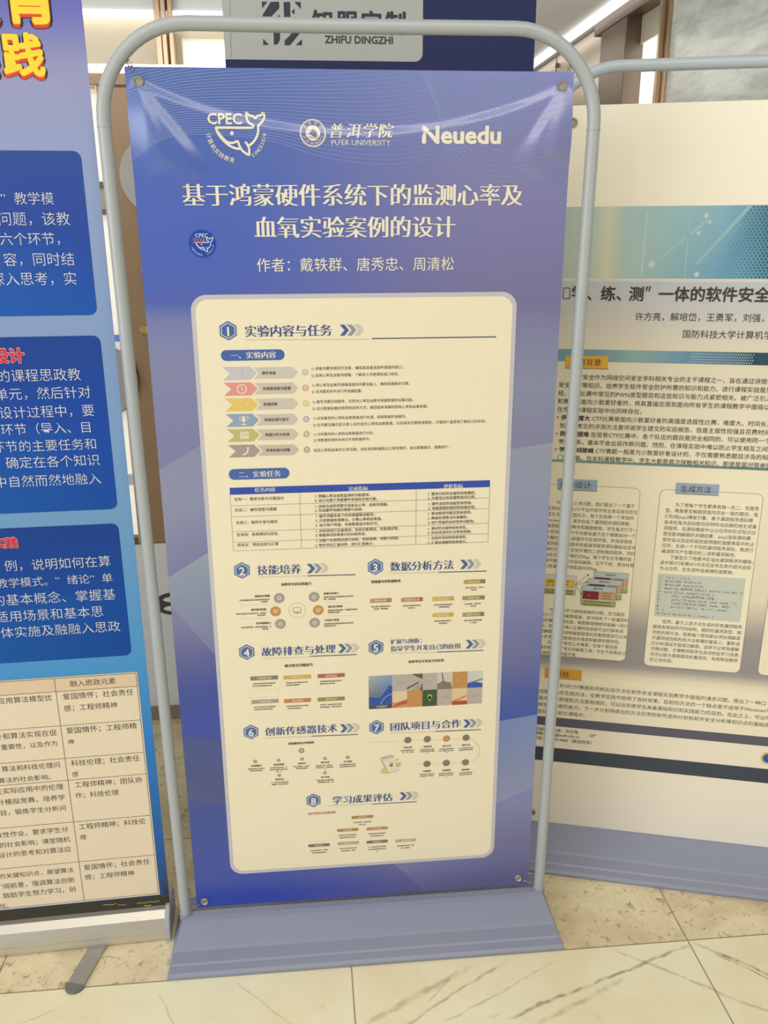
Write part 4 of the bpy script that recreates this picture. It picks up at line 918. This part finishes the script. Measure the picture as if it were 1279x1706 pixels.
def label_tag(x1, y1, x2, y2, col, s_, tx1, ty1, tx2, ty2):
    p = Print(RS, 0.0009); a, b = RS.uv((x1, y1)), RS.uv((x2, y2))
    p.rect(a[0], b[1], b[0], a[1], ink(*col), 0); p.rect(a[0] + 0.001, b[1] - 0.0016, b[0] + 0.0016, b[1], ink(140, 120, 80), 0)
    p.fit(s_, (tx1, ty1), (tx2, ty2), TX, 'reg'); p.build('label_tag', M_print_matt, sheetR)
label_tag(942, 592, 1012, 614, (226, 170, 62), '课题背景', 949, 603, 1002, 604)
label_tag(929, 797, 994, 818, (158, 172, 182), '总体设计', 932, 807, 985, 808)
label_tag(1126, 804, 1196, 825, (158, 172, 182), '生成方法', 1133, 815, 1185, 815)
label_tag(908, 1112, 968, 1133, (222, 160, 58), '总结', 925, 1122, 948, 1124)
# body paragraphs
def para(lines, top, bottom, em, name, col=TX, xs=1.0):
    """lines of text; top / bottom: measured left-centre points of the first and last line"""
    p = Print(RS); a, b = RS.uv(top), RS.uv(bottom); n = len(lines)
    for i, s_ in enumerate(lines):
        f = i / max(1, n - 1); z = a[1] * (1 - f) + b[1] * f
        if s_.startswith('>'):
            p.poly([(a[0], z + 0.003), (a[0] + 0.006, z), (a[0], z - 0.003), (a[0] + 0.002, z)], col, 1)
            h, t_ = s_[1:].split('|'); e = p.word(h, a[0] + 0.010, z, em, col, 'bold'); p.word(' ' + t_, e, z, em, col, 'reg')
        else: p.word(s_, a[0], z, em, col, 'reg', xs=xs)
    p.build(name, M_print_matt, sheetR)
BG = ['　　软件安全作为网络空间安全学科相关专业的主干课程之一，旨在通过讲授软件', '安全分析等知识、培养学生软件安全防护所需的知识和能力。进行课程实验是加深', '经。CTF比赛中常见的PWN类型题目和这些知识与能力点紧密相关，被广泛引入到', '和赛题是面向少数爱好者的，将其直接应用到面向所有学生的课程教学中面临以下', '在传统的课程实验中也同样存在。',
      '>评测难度大|CTF比赛是面向少数爱好者的高强度选拔性比赛，难度大、时间长，不', '  效果、常见的评测方法是评阅学生提交的实验报告，但是主观性较强且花费时间长', '>防作弊困难|在现有CTF比赛中，各个队伍的题目是完全相同的，可以使用同一个解', '  竞争关系，基本不会出现作弊问题。然而，在课程实验中难以防止学生相互之间分', '>学习曲线陡峭|CTF赛题一般是为少数爱好者设计的，不仅需要熟悉题目涉及的知识', '  门槛较高。在本科课程教学中，学生大都是首次接触相关知识，即使是面对简单的']
para(BG, (931, 627), (918, 761), 0.01335, 'body_paragraph')
# two rounded text boxes
def text_box(name, u0, z0, u1, z1, closed=True):
    p = Print(RS, 0.0006); p.rect(u0, z0, u1, z1, ink(248, 234, 196), 0, 0.014); p.frame(u0, z0, u1, z1, 0.0009, ink(150, 140, 116), 1, 0.014); p.build(name, M_print_matt, sheetR)
zb_t = (rz(1040, 814) + rz(1130, 815)) / 2; zb_b = rz(1020, 1100)
c1r = (RS.uv((1067, 850))[0] + RS.uv((1039, 1085))[0]) / 2
text_box('text_box', U0 + 0.008, zb_b, c1r, zb_t)
c2l = (RS.uv((1099, 840))[0] + RS.uv((1072, 1090))[0]) / 2; c2r = (RS.uv((1270, 850))[0] + RS.uv((1233, 1095))[0]) / 2
text_box('text_box', c2l, (rz(1090, 1110) + rz(1220, 1120)) / 2, c2r, zb_t)
text_box('text_box', RS.uv((1266, 1090))[0], (rz(1090, 1110) + rz(1220, 1120)) / 2, U1 - 0.01, zb_t)
D1 = ['　　为了解决上述问题，我们提出了一个基于', '支持动态容器CTF平台的软件安全类实验动态生', '成方法，如下图所示，每个实验是一个单独的', 'Docker镜像，其中包含了漏洞程序源码模板、', '漏洞程序生成脚本和解题框架。学生每次打开一', '个实验时，CTF平台都会基于这个镜像启动一个', '专属的Docker容器作为实验环境，并自动调用', '漏洞程序生成脚本依据漏洞程序源码模板动态地', '随机生成一个实验所需的二进制漏洞程序，同时', '动态生成一个随机的flag。每个学生在专属的容', '器中独立进行实验和解题，互不干扰，其目标是', '利用漏洞程序获取其中的flag。']
para(D1, (912, 836), (904, 942), 0.01085, 'body_paragraph', xs=0.945)
D2 = ['　　为了解决学习曲线陡峭的问题，还为题目', '设计了相应的解题框架，其中缺失了一些漏洞利', '用所需的关键信息。解题框架随题目容器一同分', '发，学生随时填入正确的信息即可运行脚本成', '功解题，通过控制解题框架的完整程度还可以进', '一步灵活地控制题目的难度和解题所需时间。', '　　为进一步降低上手难度，在每个题目容', '器中都提供了常见的解题工具，学生不用再自己', '安装和配置解题环境。']
para(D2, (901, 1014), (896, 1086), 0.01085, 'body_paragraph', xs=0.945)
D3 = ['　　为了使每个学生都具有独一无二、但是类', '型、难度甚至解题思路均完全一致的题目，我', '们利用jinja2模板引擎，基于漏洞程序源码模', '板来在每次启动题目实例时动态随机地生成漏', '洞程序。在源码模板中以占位符的形式标记出', '那些影响解题的关键因素，jinja2渲染源码模', '板时会以指定的规则使用随机值替换其中的占', '位符，生成一个不同的漏洞程序源码，再进行', '编译即可产生题目的二进制漏洞程序。', '　　下面显示了栈缓冲区溢出漏洞程序的模板，', '其中第3行和第4行中双花括号及其内部内容即', '为占位符，在生成时会被随机值替换。']
para(D3, (1109, 840), (1097, 946), 0.0110, 'body_paragraph', xs=0.945)
D4 = ['　　显然，基于上述方法生成的所有漏洞程序', '都具有类似的代码结构、相同的漏洞类型、相', '同的利用方法，但是每个题目都必须在理解其', '中漏洞成因和利用方法原理的基础上，重新进', '行分析调试才能成功解题。这样可以有效缓解', '作弊问题，方便教师和学生自动检验学习成果，', '也可以极大提高题目的重用性，有效降低教师', '的工作负担。']
para(D4, (1088, 1034), (1080, 1098), 0.0110, 'body_paragraph', xs=0.945)
# code block
p = Print(RS, 0.0010)
a, b, c_, d_ = RS.uv((1097, 957)), RS.uv((1242, 962)), RS.uv((1088, 1027)), RS.uv((1232, 1035))
cu0, cu1, cz1, cz0 = (a[0] + c_[0]) / 2, (b[0] + d_[0]) / 2, (a[1] + b[1]) / 2, (c_[1] + d_[1]) / 2
p.rect(cu0, cz0, cu1, cz1, ink(206, 206, 184), 0)
CODE = ['// vuln.c.jinja', '1  #include <stdio.h>', '2  #include <unistd.h>', '3  #define BUFFER_LEN {{ buffer_len_def }}', '4  void {{vul_name}}(void) {', '5      char name[BUFFER_LEN];', '6      puts("Please enter your name: ");', '7      read(STDIN_FILENO, name, 400);', '8      printf("Hello, %s.\\n", name);', '9  }', '10 void main(void) { fun(); }']
for i, s_ in enumerate(CODE):
    z = cz1 - 0.008 - i * (cz1 - cz0 - 0.014) / 10.3; u = cu0 + 0.004
    for ch in s_:
        if ch != ' ': p.word(ch, u, z, 0.0084, ink(104, 112, 100) if s_.startswith('//') else TX, 'reg', 1)
        u += 0.0047
p.build('code_block', M_print_matt, sheetR)
# boxes and arrows diagram
p = Print(RS, 0.0010)
def bx(x1, y1, x2, y2, col, layer, edge=(120, 112, 96)):
    a, b = RS.uv((x1, y1)), RS.uv((x2, y2)); u0 = max(a[0], U0 + 0.002)
    p.rect(u0, b[1], b[0], a[1], ink(*col), layer); p.frame(u0, b[1], b[0], a[1], 0.0008, ink(*edge), layer + 0.2)
    return (u0, b[1], b[0], a[1])
q = bx(904, 956, 958, 992, (222, 212, 184), 0); bx(904, 964, 955, 979, (226, 194, 66), 1); bx(904, 980, 956, 990, (178, 180, 66), 1)
for i, yy in enumerate((968, 973)): p.smear(RS.uv((936, yy))[0], RS.uv((947, yy))[0], rz(940, yy), 0.004, ink(130, 104, 40), 3); p.smear(RS.uv((912, yy))[0], RS.uv((923, yy))[0], rz(916, yy), 0.004, ink(130, 104, 40), 3)
for yy in (983, 987.5): p.smear(RS.uv((906, yy))[0], RS.uv((954, yy))[0], rz(930, yy), 0.0036, ink(110, 112, 46), 3)
for k, (ox, oy) in enumerate(((20, -22), (10, -11), (0, 0))):
    L0 = 3.2 + k * 4
    bx(970 + ox, 974 + oy, 1024 + ox, 1010 + oy, (188, 200, 196), L0)
    bx(971 + ox, 983 + oy, 996 + ox, 998 + oy, (140, 44, 52), L0 + 1, (120, 60, 60)); bx(999 + ox, 985 + oy, 1023 + ox, 999 + oy, (222, 166, 106), L0 + 1); bx(970 + ox, 999 + oy, 1023 + ox, 1009 + oy, (182, 186, 74), L0 + 1)
    s0 = RS.uv((988 + ox, 979 + oy)); p.word('题目实例%d' % (3 - k), s0[0], s0[1], 0.0056, TX, 'reg', L0 + 2)
    for yy in (1002, 1006.5): p.smear(RS.uv((972 + ox, yy + oy))[0], RS.uv((1018 + ox, yy + oy))[0], rz(995 + ox, yy + oy), 0.0034, ink(108, 112, 44), L0 + 2)
    for yy in (988, 992, 996): p.smear(RS.uv((1003 + ox, yy + oy))[0], RS.uv((1018 + ox, yy + oy))[0], rz(1010 + ox, yy + oy), 0.0032, ink(140, 96, 60), L0 + 2)
    s0 = RS.uv((978 + ox, 990 + oy)); p.word('flag', s0[0], s0[1], 0.0062, ink(214, 150, 130), 'reg', L0 + 2)
st_ = RS.uv((958, 974))
for (x, y) in ((980, 957), (977, 969), (969, 990)):
    e_ = RS.uv((x, y)); dv = (e_ - st_) / np.linalg.norm(e_ - st_); nv = np.array([-dv[1], dv[0]])
    p.line([st_, e_], 0.0008, TX, 2); p.poly([e_ + dv * 0.003, e_ - dv * 0.003 + nv * 0.002, e_ - dv * 0.003 - nv * 0.002], TX, 2)
p.build('container_diagram', M_print_matt, sheetR)
# summary panel, contact strip, dark bands
p = Print(RS, 0.0006)
zsum1 = (rz(900, 1122) + rz(1200, 1148)) / 2; zsum0 = (rz(900, 1194) + rz(1270, 1226)) / 2
p.rect(U0 + 0.004, zsum0, U1 - 0.004, zsum1, ink(248, 233, 196), 0)
p.rect(U0, zsum0 - 0.026, U1, zsum0, ink(100, 96, 106), 0)
zn1 = (rz(892, 1242) + rz(1279, 1282)) / 2; zn0 = (rz(890, 1264) + rz(1279, 1306)) / 2
p.rect(U0, zn0, U1, zn1, ink(74, 78, 84), 0)
p.build('dark_band', M_print_matt, sheetR)
SM = ['　　本文针对CTF赛题和传统实验方法在软件安全课程实验教学中面临的诸多问题，提出了一种口 学、练', '战题目动态生成方法，在教学实践中取得了良好效果。目前的方法的一个缺点是不适用于Windows平', '其中很多原理和方法是相通的，可以达到使学生具备基础知识和实践能力的目的。在此之上，可以布置', '养学生的高阶能力。下一步计划将提出的方法应用到软件逆向分析和软件安全分析等知识点的基础实验', '密码学等其它课程中。']
para(SM, (898, 1139), (893, 1184), 0.01300, 'body_paragraph')
p = Print(RS, 0.0009)
for i, (s_, x, y) in enumerate((('欢迎联系交流：许方亮', 891, 1213), ('邮箱：xf89@nudt.edu.cn', 890, 1220), ('手机：1307414682（微信同号）', 889, 1228))):
    a = RS.uv((x, y)); p.word(s_, a[0], a[1], 0.0112, TX, 'reg')
h0 = RS.uv((987, 1226)); p.frame(h0[0] - 0.006, h0[1] - 0.003, h0[0] + 0.002, h0[1] + 0.004, 0.0012, TX, 1, 0.002); p.line([(h0[0] + 0.001, h0[1] + 0.003), (h0[0] + 0.009, h0[1] + 0.003)], 0.0014, TX, 1)
c6 = RS.uv((1279, 1263)); p.disc(c6, 0.0175, ink(226, 176, 60), 0); p.disc(c6, 0.0125, ink(50, 92, 156), 1); p.ring(c6, 0.0150, 0.0012, ink(240, 226, 180), 1)
p.poly([(c6[0] - 0.004, c6[1] + 0.004), (c6[0] + 0.003, c6[1] + 0.006), (c6[0] + 0.001, c6[1] - 0.004)], ink(190, 60, 50), 2)
p.build('contact_lines', M_print_matt, sheetR)

# ================================================================== 3. roll-up banner at the left
LA = math.radians(2.4)
LS = Sheet((-0.466, 0.020, 0), 2.4, None)
roll = thing('roll_up_banner', 'blue roll-up banner on a low aluminium cassette, cut off at the left edge', 'banner', (0, 0, 0))
LW = 0.80
LG = [(0.06, (40, 70, 120)), (LS.uv((265, 1420))[1], (42, 92, 150)), (LS.uv((250, 1250))[1], (52, 122, 186)), (LS.uv((240, 1100))[1], (76, 148, 196)), (LS.uv((210, 860))[1], (112, 154, 188)), (LS.uv((190, 540))[1], (134, 156, 188)), (LS.uv((160, 250))[1], (148, 158, 190)), (LS.uv((145, 120))[1], (152, 152, 182)), (LS.uv((135, 20))[1], (112, 112, 178)), (2.06, (80, 84, 172))]
def left_ground(u, z):
    k = ramp(z, LG); return k
sheetL = sheet_mesh('printed_sheet', LS, np.linspace(-LW, 0, 30), np.linspace(0.072, 2.06, 110), left_ground, M_sheet_matt, roll)
def to_left(o):
    o.data.transform(mathutils.Matrix.Translation((-0.466, 0.020, 0)) @ mathutils.Matrix.Rotation(LA, 4, 'Z'))
cass = MB().prism([(-0.036, 0.004), (-0.040, 0.014), (-0.037, 0.024), (-0.040, 0.030), (-0.036, 0.042), (-0.028, 0.058), (-0.012, 0.070), (0.004, 0.072), (0.012, 0.066), (0.06, 0.066), (0.075, 0.04), (0.070, 0.004)], -LW - 0.012, -0.010).build('cassette', M_alu, roll, bevel=0.001)
cap_ = MB().prism([(-0.041, 0.0), (-0.044, 0.014), (-0.041, 0.044), (-0.030, 0.066), (-0.010, 0.078), (0.060, 0.074), (0.080, 0.045), (0.075, 0.0)], -0.010, 0.001).build('end_cap', mat('grey_plastic_cap', ink(176, 174, 170), 0.35), roll, bevel=0.002)
cap2 = MB().prism([(-0.041, 0.0), (-0.044, 0.014), (-0.041, 0.044), (-0.030, 0.066), (-0.010, 0.078), (0.060, 0.074), (0.080, 0.045), (0.075, 0.0)], -LW - 0.024, -LW - 0.012).build('end_cap', cap_.data.materials[0], roll, bevel=0.002)
rail = MB().box(-LW - 0.005, 0.005, -0.010, 0.012, 2.055, 2.085).build('top_rail', M_alu, roll, bevel=0.003)
pole = MB().tube([(-LW / 2, 0.04, 0.066), (-LW / 2, 0.025, 2.07)], 0.008).build('support_pole', M_alu_dull, roll, smooth=True)
for o in (cass, cap_, cap2, rail, pole): to_left(o)
# swing-out foot: flat bar with rounded rubber tip
def foot(x0, y0, x1, y1, w):
    d = np.array([x1 - x0, y1 - y0]); ln = np.linalg.norm(d); d /= ln; n_ = np.array([-d[1], d[0]])
    bar = [np.array([x0, y0]) + n_ * w / 2, np.array([x0, y0]) - n_ * w / 2, np.array([x0, y0]) + d * (ln - 0.022) - n_ * w / 2, np.array([x0, y0]) + d * (ln - 0.022) + n_ * w / 2]
    b = MB(); b.add([(q[0], q[1], 0.0) for q in bar] + [(q[0], q[1], 0.0065) for q in bar], [(0, 1, 2, 3)[::-1], (4, 5, 6, 7), (0, 1, 5, 4), (1, 2, 6, 5), (2, 3, 7, 6), (3, 0, 4, 7)])
    f = b.build('swing_foot', M_alu_dull, roll, bevel=0.0012)
    c = np.array([x0, y0]) + d * (ln - 0.022); tip = [c + n_ * (w / 2 + 0.001)] + [c + d * 0.022 * math.sin(a) * 1.0 + n_ * (w / 2 + 0.001) * math.cos(a) for a in np.linspace(0.15, math.pi - 0.15, 12)] + [c - n_ * (w / 2 + 0.001)]
    n = len(tip); t = MB(); t.add([(q[0], q[1], 0.0) for q in tip] + [(q[0], q[1], 0.0075) for q in tip], [tuple(range(n)), tuple(range(2 * n - 1, n - 1, -1))] + [(i, (i + 1) % n, n + (i + 1) % n, n + i) for i in range(n)])
    t.build('rubber_tip', M_cap, f, bevel=0.001)
foot(-0.622, 0.02, -0.663, -0.152, 0.040)
foot(-1.06, 0.0, -1.02, -0.165, 0.040)
# prints
def lband(x1, y1, x2, y2): return (LS.uv((x1, y1)) + LS.uv((x2, y2)))[1] / 2
PW = ink(218, 214, 206)
p = Print(LS, 0.0004)
BL = -LW + 0.03
ur = [(LS.uv((139, 300))[0] + LS.uv((158, 480))[0]) / 2, (LS.uv((170, 600))[0] + LS.uv((192, 800))[0]) / 2, (LS.uv((201, 900))[0] + LS.uv((214, 1050))[0]) / 2]
zz = [(lband(20, 251, 110, 251), lband(20, 526, 130, 526)), (lband(20, 561, 130, 560), lband(20, 854, 170, 850)), (lband(10, 880, 170, 873), lband(10, 1104, 190, 1094))]
def panel(u0, z0, u1, z1, top, mid, bot, r=0.014):          # rounded printed box with its own colour run
    n = 24; V = []; K = []; zs_ = np.concatenate([[z1 - r * (1 - math.cos(a)) for a in np.linspace(0, math.pi / 2, 6)], np.linspace(z1 - r, z0 + r, n)[1:-1], [z0 + r * (1 - math.sin(a)) for a in np.linspace(0, math.pi / 2, 6)]])
    for z in zs_:
        d = max(z - (z1 - r), (z0 + r) - z, 0); ins = r - math.sqrt(max(0, r * r - d * d)); f = (z1 - z) / (z1 - z0)
        c_ = np.array(ink(*top)) * max(0, 1 - f * 2) + np.array(ink(*mid)) * (1 - abs(f * 2 - 1)) + np.array(ink(*bot)) * max(0, f * 2 - 1)
        cl = np.array(ink(*mid)) * 0.4 + np.array(ink(28, 116, 186)) * 0.6 if f > 0.5 else c_
        V += [(u0 + ins, z), (u1 - ins - 0.15, z), (u1 - ins, z)]; K += [c_ * (1 - max(0, f - .5) * 2) + cl * max(0, f - .5) * 2, c_ * 0.8 + cl * 0.2 if f > .5 else c_, c_]
    p.raw(V, [t for i in range(len(zs_) - 1) for t in ((3 * i, 3 * i + 3, 3 * i + 4, 3 * i + 1), (3 * i + 1, 3 * i + 4, 3 * i + 5, 3 * i + 2))], np.array(K))
panel(BL, zz[0][1], ur[0], zz[0][0], (48, 76, 146), (40, 72, 152), (24, 84, 164)); p.build('text_box', M_print_matt, sheetL); p = Print(LS, 0.0004)
panel(BL, zz[1][1], ur[1], zz[1][0], (28, 66, 140), (22, 70, 156), (12, 74, 152)); p.build('text_box', M_print_matt, sheetL); p = Print(LS, 0.0004)
panel(BL, zz[2][1], ur[2], zz[2][0], (20, 62, 136), (12, 70, 148), (6, 70, 146)); p.build('text_box', M_print_matt, sheetL)
# yellow title with red sides
p = Print(LS, 0.0006)
def yellow(ch, x1, x2, y):
    a, b = LS.uv((x1, y)), LS.uv((x2, y)); em = b[0] - a[0]
    for (st_, dx, dz, col, ly) in (('outline', 0.0, -0.003, (60, 40, 48), 0), ('heavy', 0.0, -0.006, (212, 70, 44), 1), ('heavy', 0.0, -0.003, (224, 84, 50), 1.5), ('heavy', 0, 0, (250, 212, 60), 2)):
        p.word(ch, a[0] + dx, a[1] + dz, em, ink(*col), st_, ly)
yellow('育', 0, 94, -10); yellow('践', 3, 74, 91); yellow('实', -72, -1, 92); yellow('教', -98, -4, -9)
p.build('title_lettering', M_print_matt, sheetL)
# white text in the three boxes and red headings
def ltxt(p, items, style='thin', col=PW):
    for s_, x1, y1, x2, y2 in items: p.fit(s_, (x1, y1), (x2, y2), col, style)
p = Print(LS, 0.0008)
ltxt(p, [('政”教学模', -22, 330, 90, 331), ('问题，该教', -4, 364, 117, 365), ('六个环节，', -1, 399, 115, 397), ('容，同时结', 5, 432, 125, 432), ('深入思考，实', -16, 465, 129, 464)])
p.build('white_lettering', M_print_matt, sheetL)
p = Print(LS, 0.0008)
ltxt(p, [('的课程思政教', -6, 626, 135, 624), ('单元，然后针对', -9, 657, 152, 653), ('设计过程中，要', -2, 687, 158, 684), ('环节（导入、目', 1, 716, 154, 711), ('环节的主要任务和', -14, 745, 162, 739), ('，确定在各个知识', -14, 771, 167, 767), ('中自然而然地融入', -10, 802, 169, 798)])
p.build('white_lettering', M_print_matt, sheetL)
p = Print(LS, 0.0008)
ltxt(p, [('例，说明如何在算', 7, 943, 185, 934), ('教学模式。”绪论”单', -6, 972, 188, 962), ('的基本概念、掌握基', -14, 1000, 193, 990), ('适用场景和基本思', -8, 1028, 173, 1018), ('体实施及融融入思政', 1, 1054, 201, 1043)])
p.build('white_lettering', M_print_matt, sheetL)
for s_, x1, y1, x2, y2 in (('设计', -12, 593, 41, 592), ('实践', -12, 906, 30, 903)):
    p = Print(LS, 0.0008); p.fit(s_, (x1, y1), (x2, y2), ink(232, 170, 172), 'outline', 1); p.fit(s_, (x1, y1), (x2, y2), ink(214, 44, 58), 'bold', 6); p.build('red_lettering', M_print_matt, sheetL)
# table
p = Print(LS, 0.0004)
TC = ink(234, 214, 180); tlc = ink(96, 74, 58)
ztab1 = LS.uv((230, 1119))[1]; ztab0 = LS.uv((266, 1490))[1]; utr = (LS.uv((231, 1130))[0] + LS.uv((264, 1480))[0]) / 2
p.rect(-LW + 0.02, ztab0, utr, ztab1, TC, 0); p.rect(-LW + 0.02, LS.uv((229, 1143))[1], utr, ztab1, ink(226, 198, 160), 0.2)
p.frame(-LW + 0.024, ztab0 + 0.004, utr - 0.003, ztab1 - 0.003, 0.0011, tlc, 1)
ucol = (LS.uv((93, 1140))[0] + LS.uv((139, 1500))[0]) / 2
p.line([(ucol, ztab0 + 0.004), (ucol, ztab1 - 0.003)], 0.0011, tlc, 1)
for (x, y) in ((229, 1143), (236, 1199), (240, 1253), (244, 1289), (250, 1358), (256, 1424)): z = LS.uv((x, y))[1]; p.line([(-LW + 0.024, z), (utr - 0.003, z)], 0.0011, tlc, 1)
TT = ink(74, 60, 50)
ltxt(p, [('融入思政元素', 116, 1139, 193, 1134), ('爱国情怀；社会责任', 104, 1160, 223, 1153), ('感；工程师精神', 106, 1181, 196, 1173), ('爱国情怀；工程师精', 110, 1218, 228, 1208), ('神', 113, 1236, 124, 1235), ('科技伦理；社会责任', 118, 1271, 233, 1263), ('感', 120, 1290, 131, 1289), ('工程师精神；团队协', 124, 1308, 237, 1298), ('作；科技伦理', 125, 1326, 198, 1319),
         ('工程师精神；科技伦', 131, 1378, 243, 1367), ('理', 133, 1395, 144, 1394), ('爱国情怀；社会责任', 139, 1446, 250, 1434), ('感；工程师精神', 141, 1462, 224, 1453),
         ('应用算法模型优', -4, 1168, 87, 1162), ('计和算法实现在促', -9, 1228, 95, 1220), ('重要性，以及作为', 1, 1244, 97, 1239), ('算法和科技伦理问', 2, 1280, 101, 1275), ('算法的社会影响。', -3, 1300, 92, 1294), ('在实际应用中的伦理', -9, 1318, 106, 1311), ('计模拟竞赛，培养学', -5, 1336, 109, 1329), ('题目，锻炼学生分析问', -13, 1354, 111, 1347),
         ('放性作业，要求学生分', -8, 1392, 114, 1381), ('的社会影响；课堂随机', -1, 1407, 117, 1399), ('设计的思考和对算法应', -3, 1424, 119, 1415), ('的关键知识点，展望算法', -2, 1460, 123, 1449), ('广阔前景，强调算法创新', -8, 1477, 125, 1466), ('，鼓励学生努力学习，创', -8, 1492, 127, 1482), ('责任。', -12, 1511, 22, 1508)], 'reg', TT)
p.build('printed_table', M_print_matt, sheetL)
p = Print(LS, 0.0003)
p.rect(-LW + 0.0005, 0.072, -0.0005, LS.uv((266, 1492))[1] , ink(62, 58, 44), 0)
zc = LS.uv((230, 1508))[1]
p.grad(LS.uv((259, 1450))[0] + 0.012, ztab0, -0.0005, ztab0 + 0.075, ink(58, 58, 56), ink(58, 58, 56), ink(42, 88, 142), ink(42, 88, 142), 0.2)
for (x, y, l, c_) in ((172, 1508, 0.030, (170, 150, 90)), (196, 1508, 0.020, (150, 144, 110)), (228, 1505, 0.028, (186, 150, 64)), (244, 1503, 0.030, (160, 158, 140)), (240, 1509, 0.016, (206, 170, 60))):
    a = LS.uv((x, y)); p.line(bez([(a[0], a[1]), (a[0] + l * .3, a[1] + 0.004), (a[0] + l * .6, a[1] - 0.005), (a[0] + l, a[1] + 0.002)], 10), 0.0022, ink(*c_), 1)
p.build('dark_bottom_strip', M_print_matt, sheetL)

# ================================================================== 4. navy banner behind, with a white name plate
NS = Sheet((0.0, 0.80, 0), 0, None)
navy = thing('banner_stand', 'navy blue banner with white name plate standing behind the middle poster', 'banner')
nu0, nu1 = NS.uv((373, 60))[0], NS.uv((891, 60))[0]
nsheet = sheet_mesh('printed_sheet', NS, np.linspace(nu0, nu1, 12), np.linspace(0.07, 2.30, 20), lambda u, z: np.tile(ink(40, 48, 90), (len(u), 1)), M_sheet_matt, navy)
hw = (nu1 - nu0) / 2
b = MB().prism([(-0.12, 0.0), (-0.12, 0.02), (-0.04, 0.06), (0.04, 0.06), (0.12, 0.02), (0.12, 0.0)], nu0 - 0.02, nu1 + 0.02).build('base', M_base, navy, bevel=0.002); b.data.transform(mathutils.Matrix.Translation((0, 0.80, 0)))
b = MB().box(nu0 - 0.004, nu1 + 0.004, 0.79, 0.815, 2.295, 2.32).build('top_rail', M_alu, navy, bevel=0.002)
b = MB().tube([((nu0 + nu1) / 2, 0.85, 0.05), ((nu0 + nu1) / 2, 0.82, 2.30)], 0.009).build('support_pole', M_alu_dull, navy, smooth=True)
p = Print(NS, 0.0005)
zpl = (NS.uv((400, 99))[1] + NS.uv((690, 103))[1]) / 2; upr = NS.uv((704, 60))[0]
pts = [(nu0 + 0.0004, zpl), (upr - 0.020, zpl)] + [(upr - 0.020 + 0.020 * math.sin(a), zpl + 0.020 - 0.020 * math.cos(a)) for a in np.linspace(0.2, math.pi / 2, 8)] + [(upr, 2.28), (nu0 + 0.0004, 2.28)]
p.poly(pts, ink(188, 188, 178), 0)
p.line([NS.uv((382, -40)), NS.uv((385, 96))], 0.001, ink(120, 122, 118), 1)
NT = ink(62, 66, 72)
def npx(x, y): return NS.uv((360 + x * 0.2815, y * 0.2815))
for sh in ([(270, 10), (305, 10), (272, 50)], [(322, 12), (372, 10), (374, 48), (308, 118), (274, 118), (274, 90)], [(376, 85), (376, 118), (345, 118)], [(398, 12), (438, 12), (440, 160), (404, 160)], [(462, 12), (500, 12), (502, 55)], [(445, 70), (464, 50), (464, 88)],
           [(277, 228), (312, 266), (278, 266)], [(338, 160), (378, 160), (378, 235), (365, 262), (342, 266)], [(466, 180), (508, 180), (438, 268), (405, 268), (405, 240)], [(508, 232), (508, 268), (470, 268)]):
    p.poly([npx(*q) for q in sh], NT, 1)
a = NS.uv((519, 36)); b_ = NS.uv((676, 38))
p.fit('知服定制', (519, 37), (677, 39), NT, 'heavy', hpx=38)
p.fit('ZHIFU DINGZHI', (541, 65), (655, 67), ink(70, 84, 62), 'heavy')
p.build('name_plate', M_print_matt, nsheet)
